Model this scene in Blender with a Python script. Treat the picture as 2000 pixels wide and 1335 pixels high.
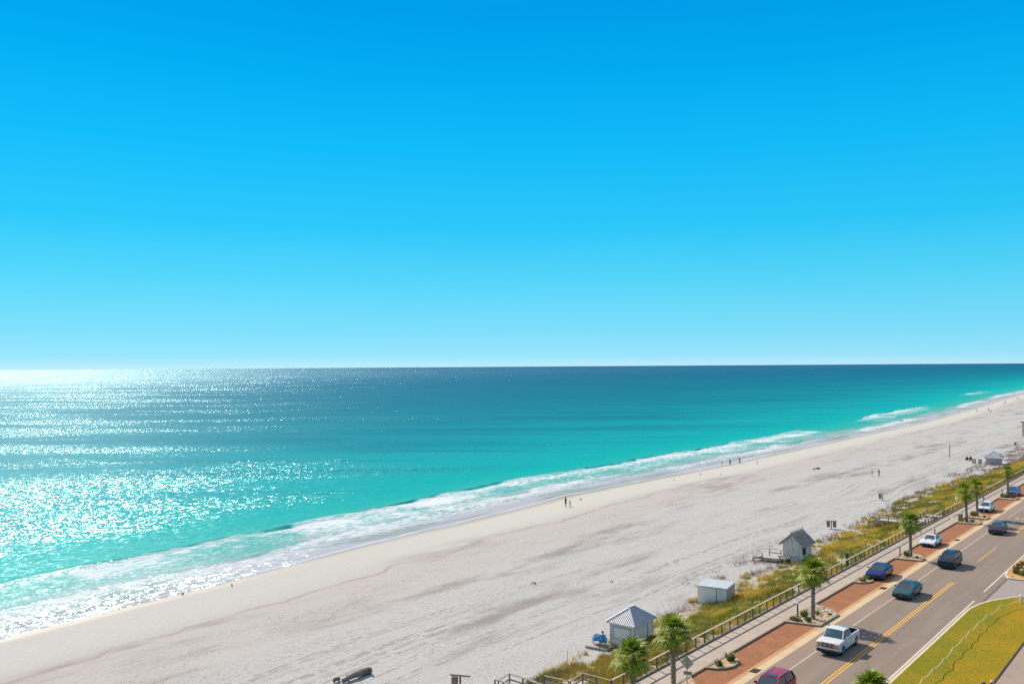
import bpy, bmesh, math, random
import numpy as np
from mathutils import Vector, Matrix

# ------------------------------------------------------------------ camera, sky, sun, exposure
scene = bpy.context.scene
for o in list(bpy.data.objects):
    bpy.data.objects.remove(o)
COL = scene.collection

CAM_H = 24.7
FPX = 1700.0                                    # focal length for a picture 2000 wide
YAW = math.atan(1410.0 / FPX)
PITCH = math.atan(47.8 / FPX)
ROLL = -math.atan(13.5 / 2000.0)
cam_rot = (Matrix.Rotation(YAW, 3, 'Z') @ Matrix.Rotation(math.pi / 2 + PITCH, 3, 'X') @ Matrix.Rotation(ROLL, 3, 'Z'))
camd = bpy.data.cameras.new('camera')
camd.sensor_width = 36.0
camd.lens = FPX * 36.0 / 2000.0
camd.clip_start = 0.5
camd.clip_end = 200000.0
cam = bpy.data.objects.new('camera', camd)
cam.matrix_world = Matrix.Translation((0, 0, CAM_H)) @ cam_rot.to_4x4()
COL.objects.link(cam)
scene.camera = cam

SUN_EL = math.radians(38.0)
SUN_AZ = math.radians(70.0)                     # left of +Y
sun_dir = Vector((-math.sin(SUN_AZ) * math.cos(SUN_EL), math.cos(SUN_AZ) * math.cos(SUN_EL), math.sin(SUN_EL)))

world = bpy.data.worlds.new('World')
scene.world = world
world.use_nodes = True
wt = world.node_tree
wt.nodes.clear()
w_out = wt.nodes.new('ShaderNodeOutputWorld')
w_bg = wt.nodes.new('ShaderNodeBackground')
w_sky = wt.nodes.new('ShaderNodeTexSky')
w_sky.sky_type = 'NISHITA'
w_sky.sun_disc = False
w_sky.sun_elevation = SUN_EL
w_sky.sun_rotation = -SUN_AZ
w_sky.altitude = 0
w_sky.air_density = 1.0
w_sky.dust_density = 0.3
w_sky.ozone_density = 2.0
w_tc = wt.nodes.new('ShaderNodeTexCoord')
w_sep = wt.nodes.new('ShaderNodeSeparateXYZ')
w_ramp = wt.nodes.new('ShaderNodeValToRGB')      # sky tint by height; the pale upper stops are added to fill shadows
w_mul = wt.nodes.new('ShaderNodeMix')
w_mul.data_type = 'RGBA'
w_mul.blend_type = 'MULTIPLY'
w_mul.inputs[0].default_value = 1.0
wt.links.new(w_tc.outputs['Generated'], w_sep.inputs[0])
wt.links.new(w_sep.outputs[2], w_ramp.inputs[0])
w_gam = wt.nodes.new('ShaderNodeGamma')           # evens the sky out round the compass, as a polarising filter does
w_gam.inputs[1].default_value = 0.12
wt.links.new(w_sky.outputs[0], w_gam.inputs[0])
w_sc = wt.nodes.new('ShaderNodeVectorMath')
w_sc.operation = 'SCALE'
w_sc.inputs['Scale'].default_value = 6.1
wt.links.new(w_gam.outputs[0], w_sc.inputs[0])
wt.links.new(w_sc.outputs[0], w_mul.inputs[6])
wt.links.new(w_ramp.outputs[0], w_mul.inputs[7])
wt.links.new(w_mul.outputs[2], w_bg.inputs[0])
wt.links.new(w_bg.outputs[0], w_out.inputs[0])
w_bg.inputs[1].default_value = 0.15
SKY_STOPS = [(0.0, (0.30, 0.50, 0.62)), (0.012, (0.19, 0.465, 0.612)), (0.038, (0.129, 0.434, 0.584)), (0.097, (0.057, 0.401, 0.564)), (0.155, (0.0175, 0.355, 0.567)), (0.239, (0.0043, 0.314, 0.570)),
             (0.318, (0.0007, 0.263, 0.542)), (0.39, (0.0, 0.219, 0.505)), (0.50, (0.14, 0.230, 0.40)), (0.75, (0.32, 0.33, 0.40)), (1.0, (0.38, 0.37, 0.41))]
def set_ramp(ramp, stops, interp='LINEAR'):
    cr = ramp.color_ramp
    cr.interpolation = interp
    while len(cr.elements) > 1:
        cr.elements.remove(cr.elements[-1])
    cr.elements[0].position = stops[0][0]
    cr.elements[0].color = tuple(stops[0][1]) + (1,)
    for p, c in stops[1:]:
        e = cr.elements.new(p)
        e.color = tuple(c) + (1,)
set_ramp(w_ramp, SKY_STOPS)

sund = bpy.data.lights.new('sun', 'SUN')
sund.energy = 4.3
sund.angle = math.radians(0.53)
sund.color = (1.0, 0.90, 0.76)
sun = bpy.data.objects.new('sun', sund)
sun.rotation_euler = sun_dir.to_track_quat('Z', 'Y').to_euler()
sun.location = (-60, 60, 80)
COL.objects.link(sun)

scene.view_settings.view_transform = 'Standard'
scene.view_settings.look = 'None'
scene.view_settings.exposure = 0.5
scene.view_settings.gamma = 1.0
scene.cycles.use_denoising = False
scene.cycles.max_bounces = 6
scene.cycles.caustics_reflective = False
scene.cycles.caustics_refractive = False

# ------------------------------------------------------------------ helpers
def pix(u, v, z=0.0):
    """point on the level z seen at photograph pixel (u, v)"""
    d = cam_rot @ Vector((u - 1000.0, -(v - 667.5), -FPX))
    t = (z - CAM_H) / d.z
    return Vector((d.x * t, d.y * t, z))

class MB:
    def __init__(s):
        s.v = []
        s.f = []
    def quad(s, a, b, c, d):
        n = len(s.v)
        s.v += [tuple(a), tuple(b), tuple(c), tuple(d)]
        s.f.append((n, n + 1, n + 2, n + 3))
        return s
    def poly(s, pts):
        n = len(s.v)
        s.v += [tuple(p) for p in pts]
        s.f.append(tuple(range(n, n + len(pts))))
        return s
    def hexa(s, p):
        """8 corners: bottom ring 0-3 counterclockwise, top ring 4-7"""
        n = len(s.v)
        s.v += [tuple(q) for q in p]
        for f in ((3, 2, 1, 0), (4, 5, 6, 7), (0, 1, 5, 4), (1, 2, 6, 5), (2, 3, 7, 6), (3, 0, 4, 7)):
            s.f.append(tuple(n + i for i in f))
        return s
    def box(s, c, d, rz=0.0, taper=1.0):
        cx, cy, cz = c
        hx, hy, hz = d[0] / 2, d[1] / 2, d[2] / 2
        ca, sa = math.cos(rz), math.sin(rz)
        p = []
        for z, k in ((-hz, 1.0), (hz, taper)):
            for x, y in ((-hx, -hy), (hx, -hy), (hx, hy), (-hx, hy)):
                p.append((cx + (x * ca - y * sa) * k, cy + (x * sa + y * ca) * k, cz + z))
        return s.hexa(p)
    def beam(s, a, b, w, h, up=(0, 0, 1)):
        a = Vector(a); b = Vector(b); up = Vector(up)
        d = (b - a).normalized()
        if abs(d.dot(up)) > 0.98:
            up = Vector((0, 1, 0))
        sd = d.cross(up).normalized() * (w / 2)
        u = sd.cross(d).normalized() * (h / 2)
        p = [a - sd - u, a + sd - u, b + sd - u, b - sd - u, a - sd + u, a + sd + u, b + sd + u, b - sd + u]
        return s.hexa(p)
    def tube(s, pts, rads, n=8, cap=True):
        pts = [Vector(p) for p in pts]
        if not hasattr(rads, '__len__'):
            rads = [rads] * len(pts)
        base = len(s.v)
        for i, p in enumerate(pts):
            d = (pts[min(i + 1, len(pts) - 1)] - pts[max(i - 1, 0)]).normalized()
            ref = Vector((0, 0, 1)) if abs(d.z) < 0.9 else Vector((1, 0, 0))
            a = d.cross(ref).normalized()
            b = d.cross(a).normalized()
            for k in range(n):
                t = 2 * math.pi * k / n
                s.v.append(tuple(p + (a * math.cos(t) + b * math.sin(t)) * rads[i]))
        for i in range(len(pts) - 1):
            for k in range(n):
                k2 = (k + 1) % n
                s.f.append((base + i * n + k, base + i * n + k2, base + (i + 1) * n + k2, base + (i + 1) * n + k))
        if cap:
            s.f.append(tuple(base + k for k in range(n))[::-1])
            s.f.append(tuple(base + (len(pts) - 1) * n + k for k in range(n)))
        return s
    def prism(s, pts, z0, z1):
        """pts: outline in xy (counterclockwise)"""
        n = len(s.v); m = len(pts)
        s.v += [(p[0], p[1], z0) for p in pts] + [(p[0], p[1], z1) for p in pts]
        s.f.append(tuple(range(n, n + m))[::-1])
        s.f.append(tuple(range(n + m, n + 2 * m)))
        for i in range(m):
            j = (i + 1) % m
            s.f.append((n + i, n + j, n + m + j, n + m + i))
        return s
    def blob(s, c, r, rnd, squash=(1, 1, 1), seg=7, rings=5, jit=0.2):
        base = len(s.v)
        for i in range(rings + 1):
            ph = math.pi * i / rings
            for k in range(seg):
                th = 2 * math.pi * k / seg
                q = r * (1 + rnd.uniform(-jit, jit))
                s.v.append((c[0] + q * math.sin(ph) * math.cos(th) * squash[0], c[1] + q * math.sin(ph) * math.sin(th) * squash[1], c[2] + q * math.cos(ph) * squash[2]))
        for i in range(rings):
            for k in range(seg):
                k2 = (k + 1) % seg
                s.f.append((base + i * seg + k, base + (i + 1) * seg + k, base + (i + 1) * seg + k2, base + i * seg + k2))
        return s
    def build(s, name, m, parent=None, smooth=False, bevel=0.0, kind=None):
        me = bpy.data.meshes.new(name)
        me.from_pydata(s.v, [], s.f)
        bm = bmesh.new()
        bm.from_mesh(me)
        bmesh.ops.recalc_face_normals(bm, faces=bm.faces)
        if bevel > 0:
            bmesh.ops.remove_doubles(bm, verts=bm.verts, dist=1e-4)
            bmesh.ops.bevel(bm, geom=bm.edges[:], offset=bevel, segments=2, affect='EDGES', profile=0.6)
        bm.to_mesh(me)
        bm.free()
        me.materials.append(m)
        if smooth:
            me.polygons.foreach_set('use_smooth', [True] * len(me.polygons))
        o = bpy.data.objects.new(name, me)
        COL.objects.link(o)
        if parent:
            o.parent = parent
        if kind:
            o['kind'] = kind
        return o

def empty(name, loc, rz=0.0):
    o = bpy.data.objects.new(name, None)
    o.empty_display_size = 0.3
    o.location = loc
    o.rotation_euler = (0, 0, rz)
    COL.objects.link(o)
    return o
def tag(o, label, cat, group=None, kind=None):
    if label: o['label'] = label
    if cat: o['category'] = cat
    if group: o['group'] = group
    if kind: o['kind'] = kind
    return o
def thing(name, label, cat, loc, rz=0.0, group=None):
    return tag(empty(name, loc, rz), label, cat, group)
def copy_tree(o, parent=None):
    c = o.copy()
    COL.objects.link(c)
    if parent: c.parent = parent
    for ch in o.children:
        copy_tree(ch, c)
    return c
def np_mesh(name, verts, faces, m, smooth=True, attrs=None):
    me = bpy.data.meshes.new(name)
    k = faces.shape[1]
    me.vertices.add(len(verts))
    me.vertices.foreach_set('co', verts.astype(np.float32).ravel())
    me.loops.add(faces.size)
    me.loops.foreach_set('vertex_index', faces.astype(np.int32).ravel())
    me.polygons.add(len(faces))
    me.polygons.foreach_set('loop_start', np.arange(0, faces.size, k, dtype=np.int32))
    me.polygons.foreach_set('loop_total', np.full(len(faces), k, dtype=np.int32))
    me.update(calc_edges=True)
    if smooth:
        me.polygons.foreach_set('use_smooth', np.ones(len(faces), dtype=bool))
    for an, (typ, data) in (attrs or {}).items():
        a = me.attributes.new(an, typ, 'POINT')
        if typ == 'FLOAT':
            a.data.foreach_set('value', data.astype(np.float32).ravel())
        else:
            a.data.foreach_set('color', data.astype(np.float32).ravel())
    me.materials.append(m)
    o = bpy.data.objects.new(name, me)
    COL.objects.link(o)
    return o
def grid_faces(ni, nj):
    i, j = np.meshgrid(np.arange(ni - 1), np.arange(nj - 1), indexing='ij')
    a = (i * nj + j).ravel()
    return np.stack([a, a + nj, a + nj + 1, a + 1], 1)

def _hash(ix, iy, seed):
    h = (ix.astype(np.int64) * 374761393 + iy.astype(np.int64) * 668265263 + seed * 982451653) & 0xFFFFFFFF
    h = ((h ^ (h >> 13)) * 1274126177) & 0xFFFFFFFF
    return ((h ^ (h >> 16)) & 0xFFFFFF) / float(0xFFFFFF)
def vnoise(x, y, seed=0, octaves=3):
    x = np.asarray(x, float); y = np.asarray(y, float)
    out = np.zeros(np.broadcast(x, y).shape); amp = 1.0; tot = 0.0
    for o in range(octaves):
        xi = np.floor(x); yi = np.floor(y)
        fx = x - xi; fy = y - yi
        fx = fx * fx * (3 - 2 * fx); fy = fy * fy * (3 - 2 * fy)
        a = _hash(xi, yi, seed + o); b = _hash(xi + 1, yi, seed + o)
        c = _hash(xi, yi + 1, seed + o); d = _hash(xi + 1, yi + 1, seed + o)
        out = out + amp * ((a * (1 - fx) + b * fx) * (1 - fy) + (c * (1 - fx) + d * fx) * fy)
        tot += amp; amp *= 0.5; x = x * 2.03; y = y * 2.03
    return out / tot
def sstep(a, b, x):
    t = np.clip((np.asarray(x, float) - a) / (b - a), 0, 1)
    return t * t * (3 - 2 * t)

# ------------------------------------------------------------------ material helpers
class N:
    """small wrapper for building node trees"""
    def __init__(s, name):
        s.m = bpy.data.materials.new(name)
        s.m.use_nodes = True
        s.t = s.m.node_tree
        s.t.nodes.clear()
        s.out = s.t.nodes.new('ShaderNodeOutputMaterial')
        s.b = s.t.nodes.new('ShaderNodeBsdfPrincipled')
        s.t.links.new(s.b.outputs[0], s.out.inputs[0])
    def link(s, a, b):
        s.t.links.new(a, b)
    def put(s, sock, v):
        if v is None: return
        if hasattr(v, 'is_output'): s.t.links.new(v, sock)
        else:
            if isinstance(v, tuple) and len(v) == 3 and sock.type == 'RGBA': v = v + (1,)
            sock.default_value = v
    def set(s, **kw):
        names = dict(color='Base Color', rough='Roughness', metal='Metallic', normal='Normal', spec='Specular IOR Level', coat='Coat Weight', alpha='Alpha', trans='Transmission Weight', sheen='Sheen Weight', ior='IOR', coatr='Coat Roughness')
        for k, v in kw.items():
            s.put(s.b.inputs[names[k]], v)
        return s
    def pos(s):
        g = s.t.nodes.new('ShaderNodeNewGeometry')
        return g.outputs['Position']
    def obj(s):
        g = s.t.nodes.new('ShaderNodeTexCoord')
        return g.outputs['Object']
    def attr(s, name, out='Fac'):
        a = s.t.nodes.new('ShaderNodeAttribute')
        a.attribute_name = name
        return a.outputs[out]
    def sep(s, v):
        q = s.t.nodes.new('ShaderNodeSeparateXYZ')
        s.put(q.inputs[0], v)
        return q.outputs
    def comb(s, x=0.0, y=0.0, z=0.0):
        q = s.t.nodes.new('ShaderNodeCombineXYZ')
        for i, k in enumerate((x, y, z)): s.put(q.inputs[i], k)
        return q.outputs[0]
    def mapping(s, v, scale=(1, 1, 1), rot=(0, 0, 0), loc=(0, 0, 0)):
        q = s.t.nodes.new('ShaderNodeMapping')
        s.put(q.inputs[0], v)
        q.inputs['Scale'].default_value = scale
        q.inputs['Rotation'].default_value = rot
        q.inputs['Location'].default_value = loc
        return q.outputs[0]
    def noise(s, v, scale=1.0, detail=2.0, rough=0.5, out=0, dist=0.0):
        q = s.t.nodes.new('ShaderNodeTexNoise')
        s.put(q.inputs['Vector'], v)
        s.put(q.inputs['Scale'], scale)
        q.inputs['Detail'].default_value = detail
        q.inputs['Roughness'].default_value = rough
        q.inputs['Distortion'].default_value = dist
        return q.outputs[out]
    def voro(s, v, scale=1.0, feature='F1', out='Distance'):
        q = s.t.nodes.new('ShaderNodeTexVoronoi')
        q.feature = feature
        s.put(q.inputs['Vector'], v)
        q.inputs['Scale'].default_value = scale
        return q.outputs[out]
    def ma(s, op, a, b=None, c=None, clamp=False):
        q = s.t.nodes.new('ShaderNodeMath')
        q.operation = op
        q.use_clamp = clamp
        s.put(q.inputs[0], a)
        if b is not None: s.put(q.inputs[1], b)
        if c is not None: s.put(q.inputs[2], c)
        return q.outputs[0]
    def rng(s, v, a, b, c=0.0, d=1.0, smooth=True):
        q = s.t.nodes.new('ShaderNodeMapRange')
        if smooth: q.interpolation_type = 'SMOOTHSTEP'
        s.put(q.inputs[0], v)
        for i, k in enumerate((a, b, c, d)): s.put(q.inputs[i + 1], k)
        return q.outputs[0]
    def mix(s, f, a, b, mode='MIX'):
        q = s.t.nodes.new('ShaderNodeMix')
        q.data_type = 'RGBA'
        q.blend_type = mode
        s.put(q.inputs[0], f); s.put(q.inputs[6], a); s.put(q.inputs[7], b)
        return q.outputs[2]
    def ramp(s, f, stops, interp='LINEAR'):
        q = s.t.nodes.new('ShaderNodeValToRGB')
        set_ramp(q, stops, interp)
        s.put(q.inputs[0], f)
        return q.outputs[0]
    def bump(s, h, strength=0.5, dist=0.05):
        q = s.t.nodes.new('ShaderNodeBump')
        q.inputs['Strength'].default_value = strength
        q.inputs['Distance'].default_value = dist
        s.put(q.inputs['Height'], h)
        return q.outputs[0]

def plain(name, c, rough=0.6, var=0.15, scale=3.0, metal=0.0, coat=0.0, bump=0.0, bscale=30.0, spec=0.5, world_space=False):
    n = N(name)
    p = n.pos() if world_space else n.obj()
    f = n.noise(p, scale, 4.0, 0.6)
    lo = tuple(k * (1 - var) for k in c); hi = tuple(min(1, k * (1 + var)) for k in c)
    n.set(color=n.mix(n.rng(f, 0.3, 0.7), lo, hi), rough=rough, metal=metal, coat=coat, spec=spec)
    if bump > 0:
        n.set(normal=n.bump(n.noise(p, bscale, 3.0), bump, 0.02))
    return n.m
def wood(name, c, axis=0):
    n = N(name)
    p = n.obj()
    sc = [14.0, 14.0, 14.0]; sc[axis] = 1.2
    f = n.noise(n.mapping(p, tuple(sc)), 1.0, 4.0, 0.65)
    g = n.noise(p, 0.8, 2.0)
    col = n.mix(n.rng(f, 0.3, 0.7), tuple(k * 0.68 for k in c), tuple(k * 1.2 for k in c))
    col = n.mix(n.rng(g, 0.4, 0.65, 0, 0.35), col, (0.33, 0.31, 0.29))
    n.set(color=col, rough=0.85, spec=0.2, normal=n.bump(f, 0.5, 0.01))
    return n.m

# ------------------------------------------------------------------ the lie of the land
SEA_Z = -3.2
SH_Y = np.array([-90000, -2000, 0, 36, 57, 74, 89, 101, 114, 131, 150, 170, 190, 219, 256, 302, 360, 438, 505, 593, 732, 915, 1500, 4000, 90000.0])
SH_X = np.array([-99.0, -99, -98, -99.1, -101.2, -102.9, -105.0, -106.1, -106.8, -108.4, -110.4, -110.9, -110.3, -109.9, -110.5, -111.8, -112.8, -114.5, -118.3, -124.3, -136, -149, -185, -260, -600.0])
def shore_x(y):
    y = np.asarray(y, float)
    return np.interp(y, SH_Y, SH_X) + 0.5 * (vnoise(y / 9.0, 0.5, 5, 3) - 0.5) * 2.0
DU_Y = np.array([-500, 40, 59, 68, 83, 90, 97, 106, 120, 130, 151, 171, 195, 222, 249, 271, 300, 2000.0])
DU_X = np.array([-45.5, -45.6, -45.9, -46.5, -47.1, -47.2, -46.2, -48, -47.5, -48.4, -49.2, -49.9, -50.8, -49, -46.6, -45.8, -46.5, -60.0])
def dune_x(y):
    return np.interp(y, DU_Y, DU_X)
def land_z(x, y):
    x = np.asarray(x, float); y = np.asarray(y, float)
    d = x - shore_x(y)
    beach = np.interp(d, [-60, -20, 0, 3, 9, 14, 26, 60, 400], [-6.5, -4.4, -3.2, -3.03, -2.8, -2.62, -2.5, -2.2, -2.1])
    beach = beach + 0.14 * (vnoise(x / 9.0, y / 16.0, 11, 3) - 0.5) * sstep(4, 22, d)
    e = dune_x(y)
    k = sstep(0, 1, (x - e) / (-37.2 - e) * 1.05)
    top = -0.35 + 0.9 * (vnoise(x / 3.2, y / 5.0, 21, 3) - 0.5) * sstep(-36.9, -39.5, x) * 1.2
    z = beach * (1 - k) + top * k
    return np.where(x > -37.0, -0.35, z)
def lz(x, y):
    return float(land_z(np.array([x]), np.array([y]))[0])
def pland(u, v):
    """point of the beach seen at photograph pixel (u, v)"""
    z = -2.3
    for _ in range(12):
        p = pix(u, v, z)
        z = 0.5 * z + 0.5 * lz(p.x, p.y)
    return Vector((p.x, p.y, lz(p.x, p.y)))

# ---- sand
def sand_material():
    n = N('white sand')
    p = n.pos()
    d = n.attr('inland')
    du = n.attr('dune')
    xyz = n.sep(p)
    along = n.mapping(p, (0.11, 0.022, 0.0), (0, 0, 0.05))
    big = n.noise(along, 1.0, 4.0, 0.62)
    mid = n.noise(n.mapping(p, (0.30, 0.075, 0.0), (0, 0, -0.08), (9, 4, 0)), 1.0, 5.0, 0.65)
    fine = n.noise(p, 2.2, 6.0, 0.75)
    grit = n.noise(n.mapping(p, (1.5, 1.1, 1)), 2.6, 3.0, 0.8)
    base = n.mix(n.rng(fine, 0.35, 0.68), (0.385, 0.378, 0.358), (0.450, 0.442, 0.420))
    # cream wet-packed strip by the water, warmer just behind it
    base = n.mix(n.ma('MULTIPLY', n.rng(d, 8.0, 17.0, 1, 0), n.rng(xyz[1], 60.0, 150.0, 0.35, 1.0)), base, (0.475, 0.452, 0.395))
    warm = n.ma('MULTIPLY', n.rng(d, 11.0, 16.0), n.rng(d, 20.0, 34.0, 1, 0))
    base = n.mix(n.ma('MULTIPLY', warm, 0.5), base, (0.43, 0.365, 0.325))
    # grey trampled drifts
    stain = n.ma('MULTIPLY', n.rng(big, 0.49, 0.66), n.rng(mid, 0.36, 0.58))
    stain = n.ma('MULTIPLY', stain, n.rng(d, 8.0, 18.0))
    base = n.mix(n.ma('MULTIPLY', stain, 0.85), base, (0.25, 0.215, 0.195))
    # foot marks
    pits = n.rng(grit, 0.57, 0.68)
    pitarea = n.ma('ADD', n.ma('MULTIPLY', n.rng(mid, 0.42, 0.62), 0.75), 0.15)
    pits = n.ma('MULTIPLY', n.ma('MULTIPLY', pits, pitarea), n.rng(d, 12.0, 22.0))
    base = n.mix(n.ma('MULTIPLY', pits, 0.70), base, (0.21, 0.185, 0.165))
    # tide scarp, a thin wandering dark line
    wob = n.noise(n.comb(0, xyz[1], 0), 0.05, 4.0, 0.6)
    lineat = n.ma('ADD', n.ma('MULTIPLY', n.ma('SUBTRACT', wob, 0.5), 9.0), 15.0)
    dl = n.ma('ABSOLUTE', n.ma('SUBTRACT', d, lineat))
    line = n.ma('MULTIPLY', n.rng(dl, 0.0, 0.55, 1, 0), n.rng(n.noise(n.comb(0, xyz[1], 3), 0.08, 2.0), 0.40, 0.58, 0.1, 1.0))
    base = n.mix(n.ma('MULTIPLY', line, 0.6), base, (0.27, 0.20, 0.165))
    # wheel tracks that run along the beach
    tx = n.ma('ADD', xyz[0], n.ma('MULTIPLY', n.noise(n.comb(0, xyz[1], 7), 0.012, 2.0), 14.0))
    tr = n.noise(n.comb(n.ma('MULTIPLY', tx, 1.5), n.ma('MULTIPLY', xyz[1], 0.012), 0), 1.0, 3.0, 0.75)
    trk = n.ma('MULTIPLY', n.rng(tr, 0.555, 0.60), n.ma('MULTIPLY', n.rng(xyz[0], -74.0, -64.0), n.rng(xyz[0], -50.0, -54.0)))
    trk = n.ma('MULTIPLY', trk, n.rng(n.noise(n.comb(xyz[0], n.ma('MULTIPLY', xyz[1], 0.6), 0), 1.2, 3.0), 0.40, 0.56))
    base = n.mix(n.ma('MULTIPLY', trk, 0.55), base, (0.23, 0.20, 0.185))
    # wet edge
    wet = n.rng(d, 0.4, 3.2, 1, 0)
    base = n.mix(wet, base, (0.36, 0.315, 0.245))
    # litter and roots in the dune
    lit = n.noise(p, 0.9, 5.0, 0.7)
    base = n.mix(n.ma('MULTIPLY', du, n.rng(lit, 0.38, 0.60, 0.1, 0.95)), base, (0.30, 0.22, 0.085))
    rough = n.ma('SUBTRACT', 0.95, n.ma('MULTIPLY', wet, 0.5))
    h = n.ma('ADD', n.ma('MULTIPLY', fine, 0.6), n.ma('MULTIPLY', n.ma('ADD', pits, trk), -0.5))
    h = n.ma('MULTIPLY', h, n.rng(d, 8.0, 20.0, 0.15, 1.0))
    n.set(color=base, rough=rough, spec=0.15, normal=n.bump(h, 0.75, 0.16))
    return n.m
M_SAND = sand_material()
ys = np.concatenate([-np.geomspace(90000, 30, 30), np.arange(-28, 24, 4.0), np.arange(24, 300, 0.75), np.geomspace(300, 1200, 260)[0:], np.geomspace(1210, 90000, 40)])
us = np.concatenate([np.linspace(0, 1, 150)])
Y = ys[:, None] * np.ones((1, len(us)))
X0 = shore_x(ys)[:, None] - 45
X = X0 + (-36.75 - X0) * us[None, :]
Z = land_z(X, Y)
fade = sstep(3, 12, X - shore_x(Y)) * (1 - sstep(300, 700, np.abs(Y)))
Z = Z + 0.05 * (vnoise(X * 1.1, Y * 0.9, 31, 3) - 0.5) * fade
V = np.stack([X, Y, Z], -1).reshape(-1, 3)
inl = (X - shore_x(Y)).ravel()
dn = sstep(-0.8, 1.6, X - dune_x(Y) + 2.5 * (vnoise(X / 2.5, Y / 4.0, 77, 3) - 0.5)).ravel()
tag(np_mesh('beach', V, grid_faces(len(ys), len(us)), M_SAND, True, {'inland': ('FLOAT', inl), 'dune': ('FLOAT', dn)}), None, None, kind='structure')

# ---- sea
def sea_material():
    n = N('sea water')
    p = n.pos()
    s_ = n.attr('offshore')
    c1 = n.attr('crest_a'); p1 = n.attr('power_a')
    c2 = n.attr('crest_b'); p2 = n.attr('power_b')
    fwd = n.mapping(p, (1, 1, 0), (0, 0, -YAW))          # x to the right of the view of the bay, y out along the swell
    swell = n.noise(n.mapping(fwd, (0.0035, 0.020, 0)), 1.0, 4.0, 0.55)
    patch = n.noise(n.mapping(fwd, (0.0060, 0.016, 0), (0, 0, 0.06), (31, 7, 0)), 1.0, 4.5, 0.6)
    far = n.noise(n.mapping(fwd, (0.0006, 0.0032, 0), (0, 0, 0), (3, 5, 0)), 1.0, 4.0, 0.6)
    near = n.noise(n.mapping(p, (0.25, 0.07, 0)), 1.0, 4.0, 0.6)
    sj = n.ma('MULTIPLY', s_, n.ma('ADD', 0.78, n.ma('MULTIPLY', swell, 0.44)))
    u = n.ma('DIVIDE', n.ma('LOGARITHM', n.ma('ADD', 1.0, n.ma('DIVIDE', n.ma('MAXIMUM', sj, 0.0), 10.0)), 10.0), 4.0)
    col = n.ramp(u, SEA_STOPS)
    dark = n.ma('MULTIPLY', n.rng(swell, 0.50, 0.62), n.rng(s_, 25.0, 120.0))
    col = n.mix(n.ma('MULTIPLY', dark, 0.55), col, (0.0, 0.12, 0.17))
    col = n.mix(n.ma('MULTIPLY', n.ma('MULTIPLY', n.rng(far, 0.50, 0.66), n.rng(s_, 300.0, 900.0)), 0.35), col, (0.0, 0.07, 0.14))
    ridge = n.noise(n.mapping(fwd, (0.0065, 0.055, 0), (0, 0, -0.04), (11, 3, 0)), 1.0, 3.0, 0.5)
    rd = n.ma('MULTIPLY', n.rng(ridge, 0.52, 0.64), n.ma('MULTIPLY', n.rng(s_, 35.0, 80.0), n.rng(s_, 1200.0, 400.0)))
    col = n.mix(n.ma('MULTIPLY', rd, 0.45), col, (0.0, 0.11, 0.14))
    rip = n.noise(n.mapping(fwd, (0.35, 0.9, 0)), 1.0, 3.0, 0.7)
    col = n.mix(n.ma('MULTIPLY', n.rng(rip, 0.35, 0.65), n.rng(s_, 20.0, 45.0, 0.0, 0.22)), col, (0.0, 0.10, 0.13))
    # suspended sand clouds in the shallows
    col = n.mix(n.ma('MULTIPLY', n.rng(near, 0.48, 0.66), n.rng(s_, 22.0, 4.0)), col, (0.30, 0.30, 0.235))
    # lavender wash thinning over wet sand
    wash = n.ma('MULTIPLY', n.rng(n.noise(n.mapping(p, (0.20, 0.035, 0), (0, 0, 0.05), (2, 8, 0)), 1.0, 4.0, 0.6), 0.40, 0.58), n.rng(s_, 19.0, 6.0))
    col = n.mix(n.ma('MULTIPLY', wash, 0.8), col, (0.44, 0.40, 0.42))
    # foam
    lace = n.noise(n.mapping(p, (1.35, 0.26, 0)), 1.5, 6.0, 0.75, dist=0.4)
    lace2 = n.voro(n.mapping(p, (0.9, 0.35, 0)), 1.3, 'DISTANCE_TO_EDGE')
    broad = n.noise(n.mapping(p, (0.16, 0.045, 0), (0, 0, 0), (5, 2, 0)), 1.0, 3.0, 0.6)
    wander = n.ma('MULTIPLY', n.ma('SUBTRACT', broad, 0.5), 9.0)
    c1 = n.ma('ADD', c1, wander); c2 = n.ma('SUBTRACT', c2, wander)
    def crest(c, pw, w):
        front = n.rng(c, 0.5, -0.4)
        tail = n.rng(c, -w, -0.5)
        return n.ma('MULTIPLY', n.ma('MULTIPLY', front, tail), pw)
    env = n.ma('MAXIMUM', crest(c1, p1, 22.0), crest(c2, p2, 11.0))
    th = n.ma('SUBTRACT', 0.66, n.ma('MULTIPLY', env, 0.28))
    th = n.ma('SUBTRACT', th, n.ma('MULTIPLY', n.ma('SUBTRACT', broad, 0.5), 0.35))
    foam = n.rng(n.ma('SUBTRACT', lace, th), -0.03, 0.09)
    foam = n.ma('MULTIPLY', foam, n.rng(env, 0.0, 0.12))
    net = n.ma('MULTIPLY', n.rng(lace2, 0.10, 0.0), n.ma('MULTIPLY', n.rng(env, 0.05, 0.6), 0.55))
    lip = n.ma('MULTIPLY', n.ma('MULTIPLY', n.rng(c1, -1.3, -0.3), n.rng(c1, 0.5, -0.1)), n.rng(p1, 0.3, 0.7))
    swash = n.ma('MULTIPLY', n.rng(n.ma('ABSOLUTE', n.ma('SUBTRACT', s_, n.ma('MULTIPLY', near, 2.4))), 0.5, 0.0), 0.75)
    wob = n.ma('ADD', 5.0, n.ma('MULTIPLY', n.noise(n.comb(0, n.ma('MULTIPLY', n.sep(p)[1], 0.05), 0), 1.0, 4.0), 9.0))
    line2 = n.ma('MULTIPLY', n.rng(n.ma('ABSOLUTE', n.ma('SUBTRACT', s_, n.ma('SUBTRACT', wob, 2.5))), 0.45, 0.0), n.rng(lace, 0.42, 0.56))
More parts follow.
